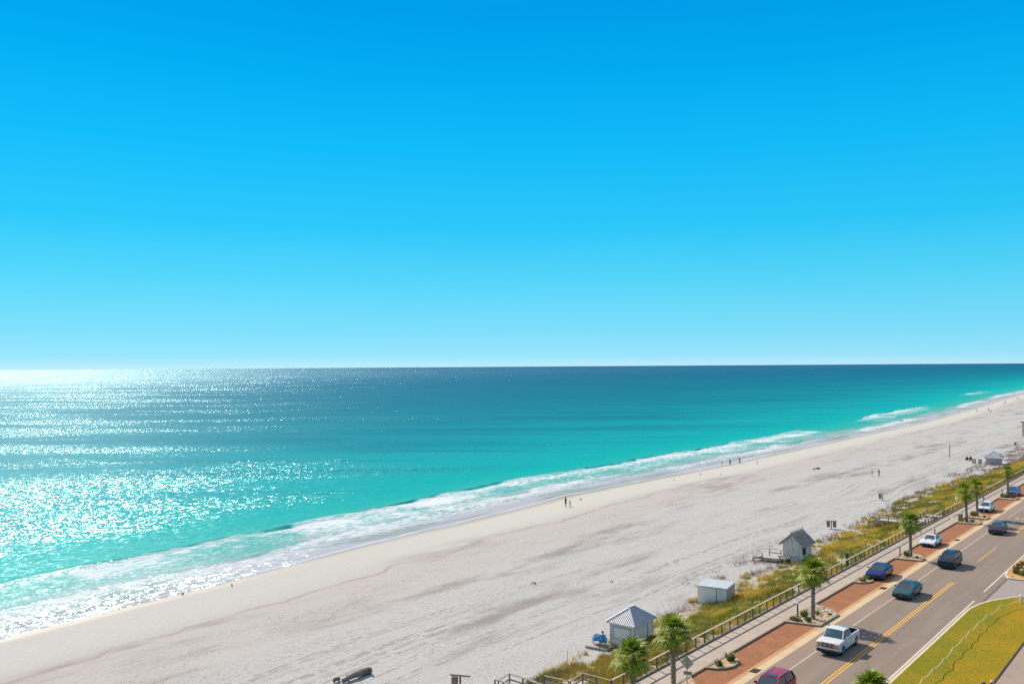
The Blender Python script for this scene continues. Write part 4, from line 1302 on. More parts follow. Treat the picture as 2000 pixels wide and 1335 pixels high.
for (u, v, lb) in ((1475, 1309, 'storm drain grate in the gutter near the red car'), (1725, 1148, 'storm drain grate in the gutter by the green sedan'), (1869, 1054, 'storm drain grate in the gutter past the sports coupe'), (1959, 996, 'storm drain grate in the gutter beyond the white sedan')):
    p = pix(u, v, 0.0)
    t = thing('drain_grate', lb, 'drain', (p.x, p.y, 0.006), 0, 'storm drains in the gutter')
    mb = MB()
    for i in range(7): mb.box((0, -0.45 + i * 0.15, 0.012), (0.62, 0.06, 0.02))
    MB().box((0, 0, 0.004), (0.66, 1.05, 0.006)).build('pit', plain('dark pit', (0.015, 0.014, 0.013), 0.9, 0.1), t)
    mb.build('bars', M_GRATE, t)

# rope fence on the lawn --------------------------------------------------
tops = [(1777, 1352), (1802, 1323), (1822.6, 1304), (1843, 1285.4), (1861, 1263), (1880, 1245), (1893, 1231), (1910.4, 1214), (1927, 1199), (1954.4, 1181)]
P_ = [pix(u, v, 0.75) for u, v in tops]
end = pix(1994.5, 1166, 0.85)
t = thing('rope_fence', 'low rope fence on thin tan posts looping across the lawn', 'rope fence', (P_[0].x, P_[0].y, 0.1))
o = Vector((P_[0].x, P_[0].y, 0.1))
M_ROPE = plain('manila rope', (0.88, 0.66, 0.33), 0.9, 0.12, 8.0)
M_STAKE = plain('tan stake', (0.80, 0.58, 0.28), 0.8, 0.15, 5.0)
for q in P_:
    MB().tube([(q.x - o.x, q.y - o.y, -0.05), (q.x - o.x, q.y - o.y, 0.66)], 0.03, 8).build('post', M_STAKE, t)
seq = P_ + [end]
for a, b in zip(seq[:-1], seq[1:]):
    L = (b - a).length
    pts = []
    for k in range(9):
        f = k / 8
        q = a.lerp(b, f) - o
        q.z -= 4 * 0.055 * L * f * (1 - f) * 1.15
        pts.append(q)
    MB().tube(pts, 0.024, 6).build('rope', M_ROPE, t)
p = pix(1994.5, 1177, 0.1)
t = thing('bollard', 'white bollard at the end of the rope fence by the driveway', 'bollard', (p.x, p.y, 0.1))
MB().tube([(0, 0, 0), (0, 0, 0.62), (0, 0, 0.64)], [0.11, 0.11, 0.10], 12).build('post', plain('white plastic', (0.74, 0.72, 0.68), 0.5, 0.04), t)
MB().tube([(0, 0, 0.64), (0, 0, 0.80), (0, 0, 0.86)], [0.14, 0.14, 0.04], 12).build('cap', plain('white cap', (0.80, 0.78, 0.75), 0.4, 0.04), t)
for (u, v, m, lb) in ((1921, 1347, (0.07, 0.05, 0.04), 'dark post top at the bottom edge left of the round pale-topped one'), (1938, 1344, (0.25, 0.13, 0.08), 'brown post with a pale round top at the bottom edge by the footpath')):
    p = pix(u, v, 0.1)
    t = thing('garden_post', lb, 'post', (p.x, p.y, 0.1))
    MB().tube([(0, 0, 0), (0, 0, 0.42)], 0.14, 10).build('post', plain('painted post', m, 0.7, 0.2), t)
    mb = MB().blob((0, 0, 0.5), 0.17, random.Random(1), (1, 1, 0.8), 10, 6, 0.02)
    mb.build('knob', plain('post knob', (0.6, 0.42, 0.26) if v < 1346 else (0.06, 0.05, 0.04), 0.6, 0.1), t, smooth=True)

# ------------------------------------------------------------------ vehicles
def paint(name, c, metal=0.35, flake=0.06):
    n = N(name)
    p = n.obj()
    f = n.noise(p, 2.0, 3.0)
    n.set(color=n.mix(f, tuple(k * (1 - flake) for k in c), tuple(min(1, k * (1 + flake)) for k in c)), rough=0.33, metal=metal, coat=0.3, coatr=0.12, spec=0.35)
    return n.m
def simple(name, c, rough=0.5, metal=0.0, spec=0.5):
    n = N(name)
    f = n.noise(n.obj(), 5.0, 2.0)
    n.set(color=n.mix(f, tuple(k * 0.92 for k in c), tuple(min(1, k * 1.08) for k in c)), rough=rough, metal=metal, spec=spec)
    return n.m
M_GLASS = simple('tinted car glass', (0.035, 0.075, 0.085), 0.08, 0.0, 0.9)
M_TYRE = simple('tyre rubber', (0.02, 0.02, 0.02), 0.85)
M_RIM = simple('alloy rim', (0.42, 0.42, 0.43), 0.35, 0.7)
M_BLACK = simple('black plastic', (0.02, 0.02, 0.022), 0.6)
M_CHROME = simple('chrome', (0.65, 0.66, 0.68), 0.2, 0.9)
M_LAMPGL = simple('headlamp glass', (0.72, 0.70, 0.70), 0.15, 0.1, 0.8)
M_AMBER = simple('amber lamp glass', (0.62, 0.35, 0.12), 0.2, 0.0, 0.8)
M_TAIL = simple('red lamp glass', (0.45, 0.02, 0.02), 0.2)
M_PLATE = simple('number plate', (0.6, 0.6, 0.55), 0.5)
M_EMBLEM = simple('blue oval emblem', (0.03, 0.07, 0.30), 0.3)
def seethrough_glass():
    n = N('clear windscreen glass')
    n.set(color=(0.10, 0.22, 0.26), rough=0.05, spec=0.9)
    tr = n.t.nodes.new('ShaderNodeBsdfTransparent'); tr.inputs[0].default_value = (0.75, 0.88, 0.90, 1)
    mx = n.t.nodes.new('ShaderNodeMixShader'); mx.inputs[0].default_value = 0.62
    n.link(n.b.outputs[0], mx.inputs[1]); n.link(tr.outputs[0], mx.inputs[2]); n.link(mx.outputs[0], n.out.inputs[0])
    return n.m
M_CLEAR = seethrough_glass()

KINDS = {
 'sedan': dict(L=4.80, W=1.85, prof=[(2.30, .22), (2.39, .34), (2.40, .55), (2.32, .68), (2.10, .77), (1.60, .88), (1.02, .96), (-.3, .97), (-1.65, 1.03), (-2.15, 1.04), (-2.33, .98), (-2.40, .72), (-2.36, .36), (-2.28, .24)],
               gh=dict(xf=1.12, zf=.95, xr=-1.85, zr=1.02, rf=.30, rr=-1.05, zt=1.43, wb=.84, wt=.62), wx=(1.42, -1.42), r=.33),
 'coupe': dict(L=4.47, W=1.92, prof=[(2.12, .16), (2.22, .28), (2.23, .48), (2.15, .60), (1.85, .72), (1.30, .82), (.62, .89), (-.4, .90), (-1.5, .95), (-2.0, .93), (-2.17, .85), (-2.22, .60), (-2.18, .32), (-2.1, .2)],
               gh=dict(xf=.68, zf=.88, xr=-1.75, zr=.94, rf=-.05, rr=-.85, zt=1.29, wb=.78, wt=.55), wx=(1.33, -1.30), r=.35),
 'suv': dict(L=4.62, W=1.88, prof=[(2.20, .26), (2.30, .40), (2.31, .72), (2.24, .90), (2.0, 1.00), (1.45, 1.06), (1.05, 1.09), (-.3, 1.10), (-1.7, 1.12), (-2.10, 1.12), (-2.26, 1.06), (-2.31, .78), (-2.28, .45), (-2.2, .3)],
               gh=dict(xf=1.18, zf=1.08, xr=-2.16, zr=1.11, rf=.48, rr=-1.86, zt=1.66, wb=.86, wt=.68), wx=(1.38, -1.34), r=.37),
 'hatch': dict(L=4.35, W=1.80, prof=[(2.06, .22), (2.16, .34), (2.17, .58), (2.08, .73), (1.80, .84), (1.40, .92), (1.00, .98), (-.3, .99), (-1.65, 1.04), (-1.98, 1.03), (-2.12, .97), (-2.17, .72), (-2.13, .40), (-2.05, .25)],
               gh=dict(xf=1.15, zf=.97, xr=-1.95, zr=1.03, rf=.38, rr=-1.45, zt=1.48, wb=.84, wt=.62), wx=(1.30, -1.28), r=.33),
 'pickup': dict(L=5.25, W=1.98, prof=[(2.52, .42), (2.62, .55), (2.62, .88), (2.58, 1.08), (2.45, 1.15), (1.9, 1.19), (1.28, 1.22), (.2, 1.22), (-.52, 1.22), (-.54, .74), (-2.50, .74), (-2.52, 1.24), (-2.62, 1.24), (-2.62, .60)],
               gh=dict(xf=1.38, zf=1.20, xr=-.50, zr=1.21, rf=.78, rr=-.40, zt=1.80, wb=.84, wt=.72), wx=(1.66, -1.72), r=.40),
}
def vehicle(kind, name, loc, rz, label, cat, m, rims=None, lamp=None, rails=False, sunroof=False, lowdark=False, group=None, stripes=False):
    k = KINDS[kind]; W = k['W'] / 2; prof = k['prof']; g = k['gh']
    t = thing(name, label, cat, loc, rz, group)
    pick = kind == 'pickup'
    sl = [(0, 0, 0), (.5, .002, .004), (.80, .014, .012), (.86, .02, .02), (.90, .028, .03), (.965, .05, .06), (1.0, .085, .14)]
    if pick: sl = [(0, 0, 0), (.5, .002, .0), (.80, .008, .01), (.86, .012, .015), (.90, .014, .02), (.97, .022, .03), (1.0, .035, .055)]
    sl = [(-a, b, c) for a, b, c in sl[::-1]][:-1] + sl
    mb = MB()
    np_ = len(prof)
    rows = []
    zmin = prof[0][1]
    for yf, sx, dz in sl:
        row = []
        for i, (x, z) in enumerate(prof):
            if pick and abs(yf) >= .90 and 9 <= i <= 10: z = 1.24
            xx = x * (1 - sx * (abs(x) / (k['L'] / 2)) ** 2)
            zz = z - dz * max(0, (z - .5)) * 1.0
            row.append((xx, yf * W, zz))
        rows.append(row)
    base = len(mb.v)
    for r in rows: mb.v += r
    for j in range(len(rows) - 1):
        for i in range(np_ - 1):
            a = base + j * np_ + i
            mb.f.append((a, a + np_, a + np_ + 1, a + 1))
    for row, yy in ((rows[0], -W), (rows[-1], W)):
        pts = [(p[0], yy, p[2]) for p in row]
        if pick: pts = [p for i, p in enumerate(pts) if not 9 <= i <= 10]
        zb = .30 if not pick else .45
        low = []
        x0 = row[-1][0]; x1 = row[0][0]
        for wx in (k['wx'][1], k['wx'][0]):
            ra = k['r'] + .05
            n = 9
            for q in range(n):
                a = math.pi - math.pi * q / (n - 1)
                low.append((wx + ra * math.cos(a), yy, max(zb - .06, k['r'] + ra * math.sin(a) * 1.0)))
        low = [(x0, yy, zb)] + low + [(x1, yy, zb)]
        mb.poly(pts + low)
    # roof and pillars
    bw, tw = W * g['wb'], W * g['wt']
    bc = {(s, e): Vector((g['xf'] if e else g['xr'], s * bw, (g['zf'] if e else g['zr']) - 0.02)) for s in (-1, 1) for e in (0, 1)}
    tc = {(s, e): Vector((g['rf'] if e else g['rr'], s * tw, g['zt'] - .03)) for s in (-1, 1) for e in (0, 1)}
    xm = (g['rf'] + g['rr']) / 2
    ring0 = [tc[(1, 1)], tc[(-1, 1)], tc[(-1, 0)], tc[(1, 0)]]
    for s in (-1, 1):
        for e in (0, 1):
            mb.beam(bc[(s, e)], tc[(s, e)], .07 if e else .16, .05, up=(1, 0, 0.3))
        mb.beam(tc[(s, 0)] + Vector((-.02, 0, 0)), tc[(s, 1)] + Vector((.02, 0, 0)), .08, .06)
        f = .5
        pb = Vector(((g['xf'] + g['xr']) / 2 - .05, s * (bw + .005), g['zf'])); pt = Vector((xm - .02, s * (tw + .005), g['zt'] - .04))
        mb.beam(pb, pt, .04, .07, up=(0, 1, 0))
    # crowned roof skin
    nx, ny = 5, 5
    b0 = len(mb.v)
    for i in range(nx):
        for j in range(ny):
            u = i / (nx - 1); v = j / (ny - 1) * 2 - 1
            x = g['rr'] + (g['rf'] - g['rr']) * u
            z = g['zt'] - .02 + .045 * (1 - (2 * u - 1) ** 2) * 1.0 + .03 * (1 - v * v)
            mb.v.append((x, v * tw * 1.02, z))
    for i in range(nx - 1):
        for j in range(ny - 1):
            a = b0 + i * ny + j
            mb.f.append((a, a + ny, a + ny + 1, a + 1))
    body = mb.build('body', m, t, smooth=True)
    body.data.set_sharp_from_angle(angle=math.radians(32))
    # dark core under the glass (not in the pickup, whose cab is open to view)
    ins = .05
    if not pick:
        MB().hexa([(g['xr'] + ins, -bw + ins, g['zr'] - .05), (g['xf'] - ins, -bw + ins, g['zf'] - .05), (g['xf'] - ins, bw - ins, g['zf'] - .05), (g['xr'] + ins, bw - ins, g['zr'] - .05),
               (g['rr'] + ins, -tw + ins, g['zt'] - .06), (g['rf'] - ins, -tw + ins, g['zt'] - .06), (g['rf'] - ins, tw - ins, g['zt'] - .06), (g['rr'] + ins, tw - ins, g['zt'] - .06)]).build('cabin', M_BLACK, t)
    else:
        MB().box((.42, 0, 1.215), (1.75, 1.6, .03)).build('dashboard', M_BLACK, t)
        MB().box((-.05, 0, 1.38), (.22, 1.35, .40)).build('seat', simple('grey seat cloth', (0.12, 0.11, 0.10), 0.9), t)
    gm = M_CLEAR if pick else M_GLASS
    def pane(a, b, c, d, nm, off):
        a, b, c, d = map(Vector, (a, b, c, d)); off = Vector(off)
        MB().hexa([a, b, c, d, a + off, b + off, c + off, d + off]).build(nm, gm, t)
    l = lambda p, q, f: p + (q - p) * f
    A, B, C, D = bc[(-1, 1)], bc[(1, 1)], tc[(1, 1)], tc[(-1, 1)]
    pane(l(A, B, .035), l(A, B, .965), l(D, C, .96), l(D, C, .04), 'windscreen', (.012, 0, .012))
    A, B, C, D = bc[(-1, 0)], bc[(1, 0)], tc[(1, 0)], tc[(-1, 0)]
    pane(l(A, B, .06), l(A, B, .94), l(D, C, .92), l(D, C, .08), 'rear_window', (-.012, 0, .012))
    for s in (-1, 1):
        A, B, C, D = bc[(s, 0)], bc[(s, 1)], tc[(s, 1)], tc[(s, 0)]
        for f0, f1 in ((.07, .49), (.53, .95)):
            lo0, lo1 = l(A, B, f0), l(A, B, f1); hi0, hi1 = l(D, C, max(.03, f0 - .02)), l(D, C, min(.97, f1 + .01))
            up = Vector((0, 0, .05))
            pane(lo0 + up, lo1 + up, hi1 - up * .4, hi0 - up * .4, 'side_window', (0, s * .012, .004))
    # wheels
    for wx in k['wx']:
        for s in (-1, 1):
            y = s * (W - .13)
            w = MB().tube([(wx, y - .11, k['r']), (wx, y - .09, k['r']), (wx, y + .09, k['r']), (wx, y + .11, k['r'])], [k['r'] * .9, k['r'], k['r'], k['r'] * .9], 20).build('wheel', M_TYRE, t, smooth=False)
            yo = s * (W - .13 + .112)
            r = MB().tube([(wx, yo - .004, k['r']), (wx, yo + .004, k['r'])], k['r'] * .30, 14)
            for q in range(5):
                a = q * 2 * math.pi / 5 + .3
                r.beam((wx, yo, k['r']), (wx + math.cos(a) * k['r'] * .64, yo, k['r'] + math.sin(a) * k['r'] * .64), .02, .075, up=(math.sin(a), 0, -math.cos(a)))
            for q in range(14):
                a = q * 2 * math.pi / 14; b_ = (q + 1) * 2 * math.pi / 14
                r.beam((wx + math.cos(a) * k['r'] * .66, yo, k['r'] + math.sin(a) * k['r'] * .66), (wx + math.cos(b_) * k['r'] * .66, yo, k['r'] + math.sin(b_) * k['r'] * .66), .02, .03)
            r.build('rim', rims or M_RIM, w)
    zs = .18 if not pick else .35
    MB().box((0, 0, zs + .15), (k['L'] * .9, W * 1.45, .30)).build('underbody', M_BLACK, t)
    fx = prof[2][0]; zn = prof[2][1]
    # front end
    if pick:
        MB().box((fx + .005, 0, .92), (.07, 1.10, .33)).build('grille', M_BLACK, t)
        gb = MB()
        for z in (.84, .92, 1.0): gb.box((fx + .045, 0, z), (.02, 1.04, .022))
        for y in (-.52, -.18, .18, .52): gb.box((fx + .047, y, .92), (.02, .03, .33))
        gb.build('grille_bars', M_CHROME, t)
        MB().tube([(fx + .05, 0, .93), (fx + .065, 0, .93)], .06, 12).build('emblem', M_EMBLEM, t)
        for s in (-1, 1):
            MB().box((fx - .005, s * .74, .95), (.08, .36, .20)).build('headlight', M_AMBER, t)
        MB().box((fx + .06, 0, .66), (.16, 1.98, .17)).build('bumper', M_CHROME, t)
        MB().box((fx + .02, 0, .43), (.14, 1.86, .26)).build('air_dam', M_BLACK, t)
        MB().box((-2.68, 0, .62), (.14, 1.95, .16)).build('bumper', M_BLACK, t)
        MB().box((fx + .15, 0, .62), (.01, .32, .14)).build('number_plate', M_PLATE, t)
    else:
        hz = prof[3][1]
        if True:
            MB().box((fx - .05, 0, zn * .62), (.16, W * 1.84, zn * (.62 if lowdark else .34))).build('bumper', M_BLACK, t)  # black lower front: bumper together with painted-in shade
        MB().box((fx - .0, 0, zn - .02), (.05, W * .95, .13)).build('grille', M_BLACK, t)
        MB().box((fx - .015, 0, zn * .52), (.07, W * 1.35, .15)).build('lower_intake', M_BLACK, t)
        for s in (-1, 1):
            b = s * W
            MB().hexa([(fx - .05, b * .58, hz - .13), (fx - .30, b * .955, hz - .10), (fx - .34, b * .94, hz - .08), (fx - .12, b * .58, hz - .10),
                       (fx - .06, b * .60, hz - .02), (fx - .34, b * .93, hz + .04), (fx - .40, b * .90, hz + .05), (fx - .16, b * .60, hz + .01)] if s > 0 else
                      [(fx - .12, b * .58, hz - .10), (fx - .34, b * .94, hz - .08), (fx - .30, b * .955, hz - .10), (fx - .05, b * .58, hz - .13),
                       (fx - .16, b * .60, hz + .01), (fx - .40, b * .90, hz + .05), (fx - .34, b * .93, hz + .04), (fx - .06, b * .60, hz - .02)]).build('headlight', M_LAMPGL, t)
        MB().box((fx + .022, 0, zn * .72), (.012, .34, .12)).build('number_plate', M_PLATE, t)
    for s in (-1, 1):
        zz = prof[-4][1] - .1 if not pick else 1.05
        MB().box((-k['L'] / 2 + (.07 if not pick else .03), s * W * .82, zz), (.10, W * .26, .15)).build('tail_light', M_TAIL, t)
        mx = g['xf'] - .38
        MB().box((mx, s * (W + .07), g['zf'] + .10), (.12, .20, .14 if not pick else .2), 0, .85).build('mirror', m if kind != 'suv' else M_BLACK, t)
        gp = MB()
        xs_ = (g['xf'] - .25, (g['xf'] + g['xr']) / 2 - .05, g['xr'] + .55)
        for x in (xs_ if not pick else (xs_[0], g['rr'] + .2)):
            gp.box((x, s * (W + .002), (g['zf'] + .36) / 2), (.014, .01, g['zf'] - .5))
        gp.build('door_gap', M_BLACK, t)
        for x in (xs_[1] + .12, xs_[2] + .1)[:1 if (pick or kind == 'coupe') else 2]:
            MB().box((x, s * (W + .012), g['zf'] - .14), (.18, .03, .03)).build('door_handle', m if not pick else M_BLACK, t)
    if rails:
        for s in (-1, 1):
            MB().beam((g['rr'] + .15, s * tw * .88, g['zt'] + .07), (g['rf'] - .15, s * tw * .88, g['zt'] + .07), .04, .035).build('roof_rail', M_BLACK if not rails == 'chrome' else M_CHROME, t)
    if sunroof:
        MB().box((g['rf'] - .38, 0, g['zt'] + .045), (.46, tw * 1.15, .02)).build('sunroof', M_GLASS, t)
    if stripes:
        for s in (-1, 1):
            MB().hexa([(1.25, s * .42 - .10, .80), (1.25, s * .42 + .10, .80), (.85, s * .36 + .10, .86), (.85, s * .36 - .10, .86), (1.25, s * .42 - .10, .845), (1.25, s * .42 + .10, .845), (.85, s * .36 + .10, .885), (.85, s * .36 - .10, .885)]).build('bonnet_vent', simple('slate vent', (0.10, 0.16, 0.30), 0.4), t)
    if pick:
        mb = MB().box((-1.52, 0, .76), (1.90, 1.60, .03))
        for s in (-1, 1): mb.box((-1.52, s * .835, 1.00), (1.90, .05, .47))
        mb.box((-2.47, 0, 1.03), (.04, 1.6, .40)); mb.box((-.575, 0, .98), (.04, 1.6, .42))
        mb.build('bed_liner', M_BLACK, t)
    return t
D90 = -math.pi / 2
G1 = 'cars driving towards the camera'; G2 = 'cars parked in the brick bays'
truck = vehicle('pickup', 'pickup_truck', (-27.12, 77.0, 0.006), D90, 'white pickup truck with chrome bumper driving on the near lane', 'pickup truck', paint('cream white paint', (0.66, 0.63, 0.62), 0.0), group=G1)
vehicle('suv', 'car', (-26.95, 62.6, 0.006), D90, 'crimson red car with chrome roof rails, cut by the bottom edge', 'car', paint('crimson paint', (0.36, 0.012, 0.025), 0.1), rails='chrome', sunroof=True, group=G1)
vehicle('sedan', 'car', (-27.45, 99.0, 0.006), D90 - 0.01, 'teal green sedan with a dark sunroof driving just left of the yellow line', 'car', paint('teal paint', (0.035, 0.10, 0.105), 0.3), sunroof=True, group=G1)
vehicle('suv', 'car', (-27.33, 116.6, 0.006), D90, 'black sport utility car with roof rails driving up the road', 'car', paint('black blue paint', (0.010, 0.014, 0.030), 0.2), rails=True, lowdark=True, group=G1)
vehicle('hatch', 'car', (-27.1, 143.4, 0.006), D90, 'dark plum hatchback, farthest of the moving cars', 'car', paint('plum paint', (0.05, 0.012, 0.045), 0.25), group=G1)
vehicle('sedan', 'car', (-32.36, 105.8, 0.010), D90, 'dark blue sedan parked in the brick bay before the half-round planter', 'car', paint('royal blue paint', (0.010, 0.025, 0.15), 0.25), group=G2)
vehicle('coupe', 'car', (-32.46, 128.5, 0.010), D90, 'low white sports coupe with dark bonnet vents parked in the bay', 'car', paint('white paint', (0.70, 0.70, 0.74), 0.05), stripes=True, group=G2)
vehicle('hatch', 'car', (-32.5, 163.4, 0.010), D90, 'white sedan parked in the bay behind the thin sign pole', 'car', paint('pearl white paint', (0.68, 0.68, 0.72), 0.05), lowdark=True, group=G2)
vehicle('hatch', 'car', (-32.45, 186.3, 0.010), D90, 'light blue car parked in the bay past the farthest palm', 'car', paint('sky blue paint', (0.04, 0.14, 0.38), 0.3), group=G2)

# ------------------------------------------------------------------ people
M_SKIN = simple('skin', (0.46, 0.26, 0.18), 0.6)
M_SKIND = simple('tanned skin', (0.28, 0.15, 0.10), 0.6)
def cloth(name, c):
    return simple(name, c, 0.85, 0.0, 0.2)
def skin_mesh(name, verts, edges, rads, m, parent, root=0, sub=1):
    me = bpy.data.meshes.new(name)
    me.from_pydata([tuple(v) for v in verts], edges, [])
    o = bpy.data.objects.new(name, me)
    COL.objects.link(o)
    sk = o.modifiers.new('skin', 'SKIN')
    sk.use_smooth_shade = True
    if not me.skin_vertices:
        bm = bmesh.new(); bm.from_mesh(me); bm.verts.layers.skin.verify(); bm.to_mesh(me); bm.free()
    lay = me.skin_vertices[0].data
    for i, r in enumerate(rads):
        rr = r if isinstance(r, tuple) else (r, r)
        lay[i].radius = rr
        lay[i].use_root = (i == root)
    if sub:
        s = o.modifiers.new('sub', 'SUBSURF'); s.levels = sub; s.render_levels = sub
    dg = bpy.context.evaluated_depsgraph_get()
    ev = o.evaluated_get(dg)
    new = bpy.data.meshes.new_from_object(ev)
    o.modifiers.clear()
    o.data = new
    new.materials.clear(); new.materials.append(m)
    bpy.data.meshes.remove(me)
    o.parent = parent
    return o
POSES = {
 'stand': dict(pel=(0, .95), lean=0.0, legs=[((0, .02, .50), (-.02, 0, .07)), ((.02, -.02, .50), (.0, 0, .07))], arms=[((-.02, .05, -.28), (.04, .06, -.54)), ((.0, -.05, -.28), (.06, -.06, -.54))]),
 'walk': dict(pel=(0, .93), lean=0.05, legs=[((.16, 0, .50), (.24, 0, .08)), ((.0, 0, .50), (-.30, 0, .12))], arms=[((-.12, .05, -.26), (-.12, .05, -.50)), ((.12, -.05, -.25), (.26, -.05, -.46))]),
 'reach': dict(pel=(0, .95), lean=0.0, legs=[((.04, .05, .50), (.0, .12, .07)), ((.02, -.05, .50), (.0, -.12, .07))], arms=[((.10, .22, .02), (.18, .34, .22)), ((.15, -.12, -.18), (.34, -.10, -.10))]),
 'sit': dict(pel=(0, .45), lean=-0.18, legs=[((.42, .03, .46), (.48, .02, .07)), ((.42, -.03, .46), (.50, -.02, .07))], arms=[((.02, .10, -.24), (.26, .10, -.24)), ((.02, -.10, -.24), (.26, -.10, -.24))]),
 'crouch': dict(pel=(0, .42), lean=0.30, legs=[((.32, .06, .50), (.08, .05, .07)), ((.32, -.06, .42), (.05, -.05, .07))], arms=[((.14, .06, -.20), (.34, .04, -.36)), ((.14, -.06, -.20), (.36, -.02, -.34))]),
}
def person(loc, face, pose, label, top, bottom, h=1.75, hair=(0.03, 0.02, 0.015), skin=None, group=None, shorts=False, fingers=True, hat=None):
    P = POSES[pose]
    t = thing('person', label, 'person', loc, face, group)
    k = h / 1.75
    px_, pz = P['pel']; ln = P['lean']
    pelv = Vector((px_, 0, pz)); spine = Vector((ln * .55, 0, .40 * math.cos(ln)))
    waist = pelv + spine * .36; chest = pelv + spine * .92; neck = pelv + spine * 1.36; hb = neck + Vector((.02 + ln * .05, 0, .07)); hd = hb + Vector((.01, 0, .11)); ht = hd + Vector((-.01, 0, .07))
    V = [pelv, waist, chest, neck, hb, hd, ht]; E = [(0, 1), (1, 2), (2, 3), (3, 4), (4, 5), (5, 6)]
    Rr = [(.14, .10), (.125, .09), (.155, .10), .055, (.07, .075), (.085, .10), (.055, .07)]
    idx = {}
    for s, n_, (kn, an) in ((1, 0, P['legs'][0]), (-1, 1, P['legs'][1])):
        hip = pelv + Vector((0, s * .10, -.05)); knee = Vector((px_ + kn[0], s * .11 + kn[1], kn[2])); ank = Vector((px_ + an[0], s * .11 + an[1], an[2])); toe = ank + Vector((.17, s * .02, -.045))
        b = len(V); V += [hip, knee, ank, toe]; Rr += [.085, .058, .040, (.040, .028)]; E += [(0, b), (b, b + 1), (b + 1, b + 2), (b + 2, b + 3)]
        idx[('leg', s)] = b
    for s, (el, wr) in ((1, P['arms'][0]), (-1, P['arms'][1])):
        sh = chest + Vector((0, s * .19, .07)); elb = sh + Vector((el[0], el[1], el[2])); wri = sh + Vector((wr[0], wr[1], wr[2]))
        d = (wri - elb).normalized(); palm_ = wri + d * .07
        b = len(V); V += [sh, elb, wri, palm_]; Rr += [.058, .042, .028, (.034, .018)]; E += [(2, b), (b, b + 1), (b + 1, b + 2), (b + 2, b + 3)]
        idx[('arm', s)] = b
        if fingers:
            sd = d.cross(Vector((1, 0, 0)))
            sd = sd.normalized() if sd.length > .2 else Vector((0, 1, 0))
            fb = d.cross(sd).normalized()
            for q, fl in ((-1.5, .065), (-.5, .078), (.5, .075), (1.5, .055)):
                r0 = palm_ + sd * (q * .017) + d * .012
                c0 = len(V); V += [r0 + d * fl * .5, r0 + d * fl * .92 + fb * .018]; Rr += [.009, .008]; E += [(b + 3, c0), (c0, c0 + 1)]
            c0 = len(V); V += [wri + sd * .04 + d * .035, wri + sd * .055 + d * .075]; Rr += [.011, .009]; E += [(b + 2, c0), (c0, c0 + 1)]
    V = [v * k for v in V]; Rr = [tuple(q * k for q in r) if isinstance(r, tuple) else r * k for r in Rr]
    skin_mesh('body', V, E, Rr, skin or M_SKIN, t)
    # shirt
    a1, a2 = idx[('arm', 1)], idx[('arm', -1)]
    sv = [V[0] + (V[1] - V[0]) * .15, V[1], V[2], V[2] + (V[3] - V[2]) * .55, V[a1], V[a1] + (V[a1 + 1] - V[a1]) * .85, V[a2], V[a2] + (V[a2 + 1] - V[a2]) * .85]
    skin_mesh('shirt', sv, [(0, 1), (1, 2), (2, 3), (2, 4), (4, 5), (2, 6), (6, 7)], [(.165 * k, .125 * k), (.15 * k, .115 * k), (.178 * k, .125 * k), .10 * k, .078 * k, .062 * k, .078 * k, .062 * k], top, t, root=2)
    l1, l2 = idx[('leg', 1)], idx[('leg', -1)]
    f = .98 if shorts else 1.0
    leg = []
    pv = [V[0] + (V[1] - V[0]) * .3, V[0]]; pe = [(0, 1)]; pr = [(.15 * k, .115 * k), (.16 * k, .125 * k)]
    for b in (l1, l2):
        c = len(pv)
        pv += [V[b], V[b + 1]]; pr += [.105 * k, .078 * k]; pe += [(1, c), (c, c + 1)]
        if not shorts:
            pv += [V[b + 2] + Vector((0, 0, .03))]; pr += [.056 * k]; pe += [(c + 1, c + 2)]
    skin_mesh('trousers', pv, pe, pr, bottom, t, root=1)
    hm = simple('hair', hair, 0.8) if not hat else cloth('hat', hat)
    MB().blob(tuple(V[5] + Vector((-.015, 0, .045)) * k), .108 * k, random.Random(3), (1.05, .92, .95), 10, 6, .03).build('hair' if not hat else 'cap', hm, t, smooth=True)
    for s in (-1, 1):
        MB().blob(tuple(V[5] + Vector((.088, s * .034, -.005)) * k), .012 * k, random.Random(3), (1, 1, 1), 6, 4, 0).build('eye', M_BLACK, t)
    MB().blob(tuple(V[5] + Vector((.100, 0, -.03)) * k), .018 * k, random.Random(3), (1.3, .8, 1.2), 6, 4, 0).build('nose', skin or M_SKIN, t)
    return t
def at_beach(u, v):
    p = pland(u, v)
    return (p.x, p.y, p.z - 0.01)
BLK = cloth('black cloth', (0.02, 0.02, 0.025)); NAVY = cloth('navy cloth', (0.02, 0.035, 0.09)); WHT = cloth('white cloth', (0.55, 0.55, 0.55)); RED = cloth('red brown cloth', (0.28, 0.04, 0.035))
GRY = cloth('grey cloth', (0.14, 0.14, 0.15)); BLU = cloth('bright blue cloth', (0.02, 0.09, 0.45)); PINK = cloth('pink cloth', (0.75, 0.16, 0.28)); SAGE = cloth('sage cloth', (0.20, 0.32, 0.26))
th_ = lambda deg: math.radians(deg)
person(at_beach(1105, 989), th_(250), 'stand', 'adult in dark clothes standing at the waterline beside a child', BLK, BLK, 1.95, shorts=True)
person(at_beach(1113.5, 989), th_(260), 'walk', 'child in a white top and dark trousers beside the dark-clad adult', WHT, BLK, 1.3)
person(at_beach(1410.5, 909), th_(200), 'stand', 'person in dark clothes, leftmost of the four near the surf', BLK, BLK, 1.35)
person(at_beach(1426, 908), th_(120), 'walk', 'person in a navy top, second of the four near the surf', NAVY, NAVY, 1.65)
person(at_beach(1445, 905.5), th_(160), 'reach', 'person with one arm raised, third of the four near the surf', BLK, NAVY, 1.8)
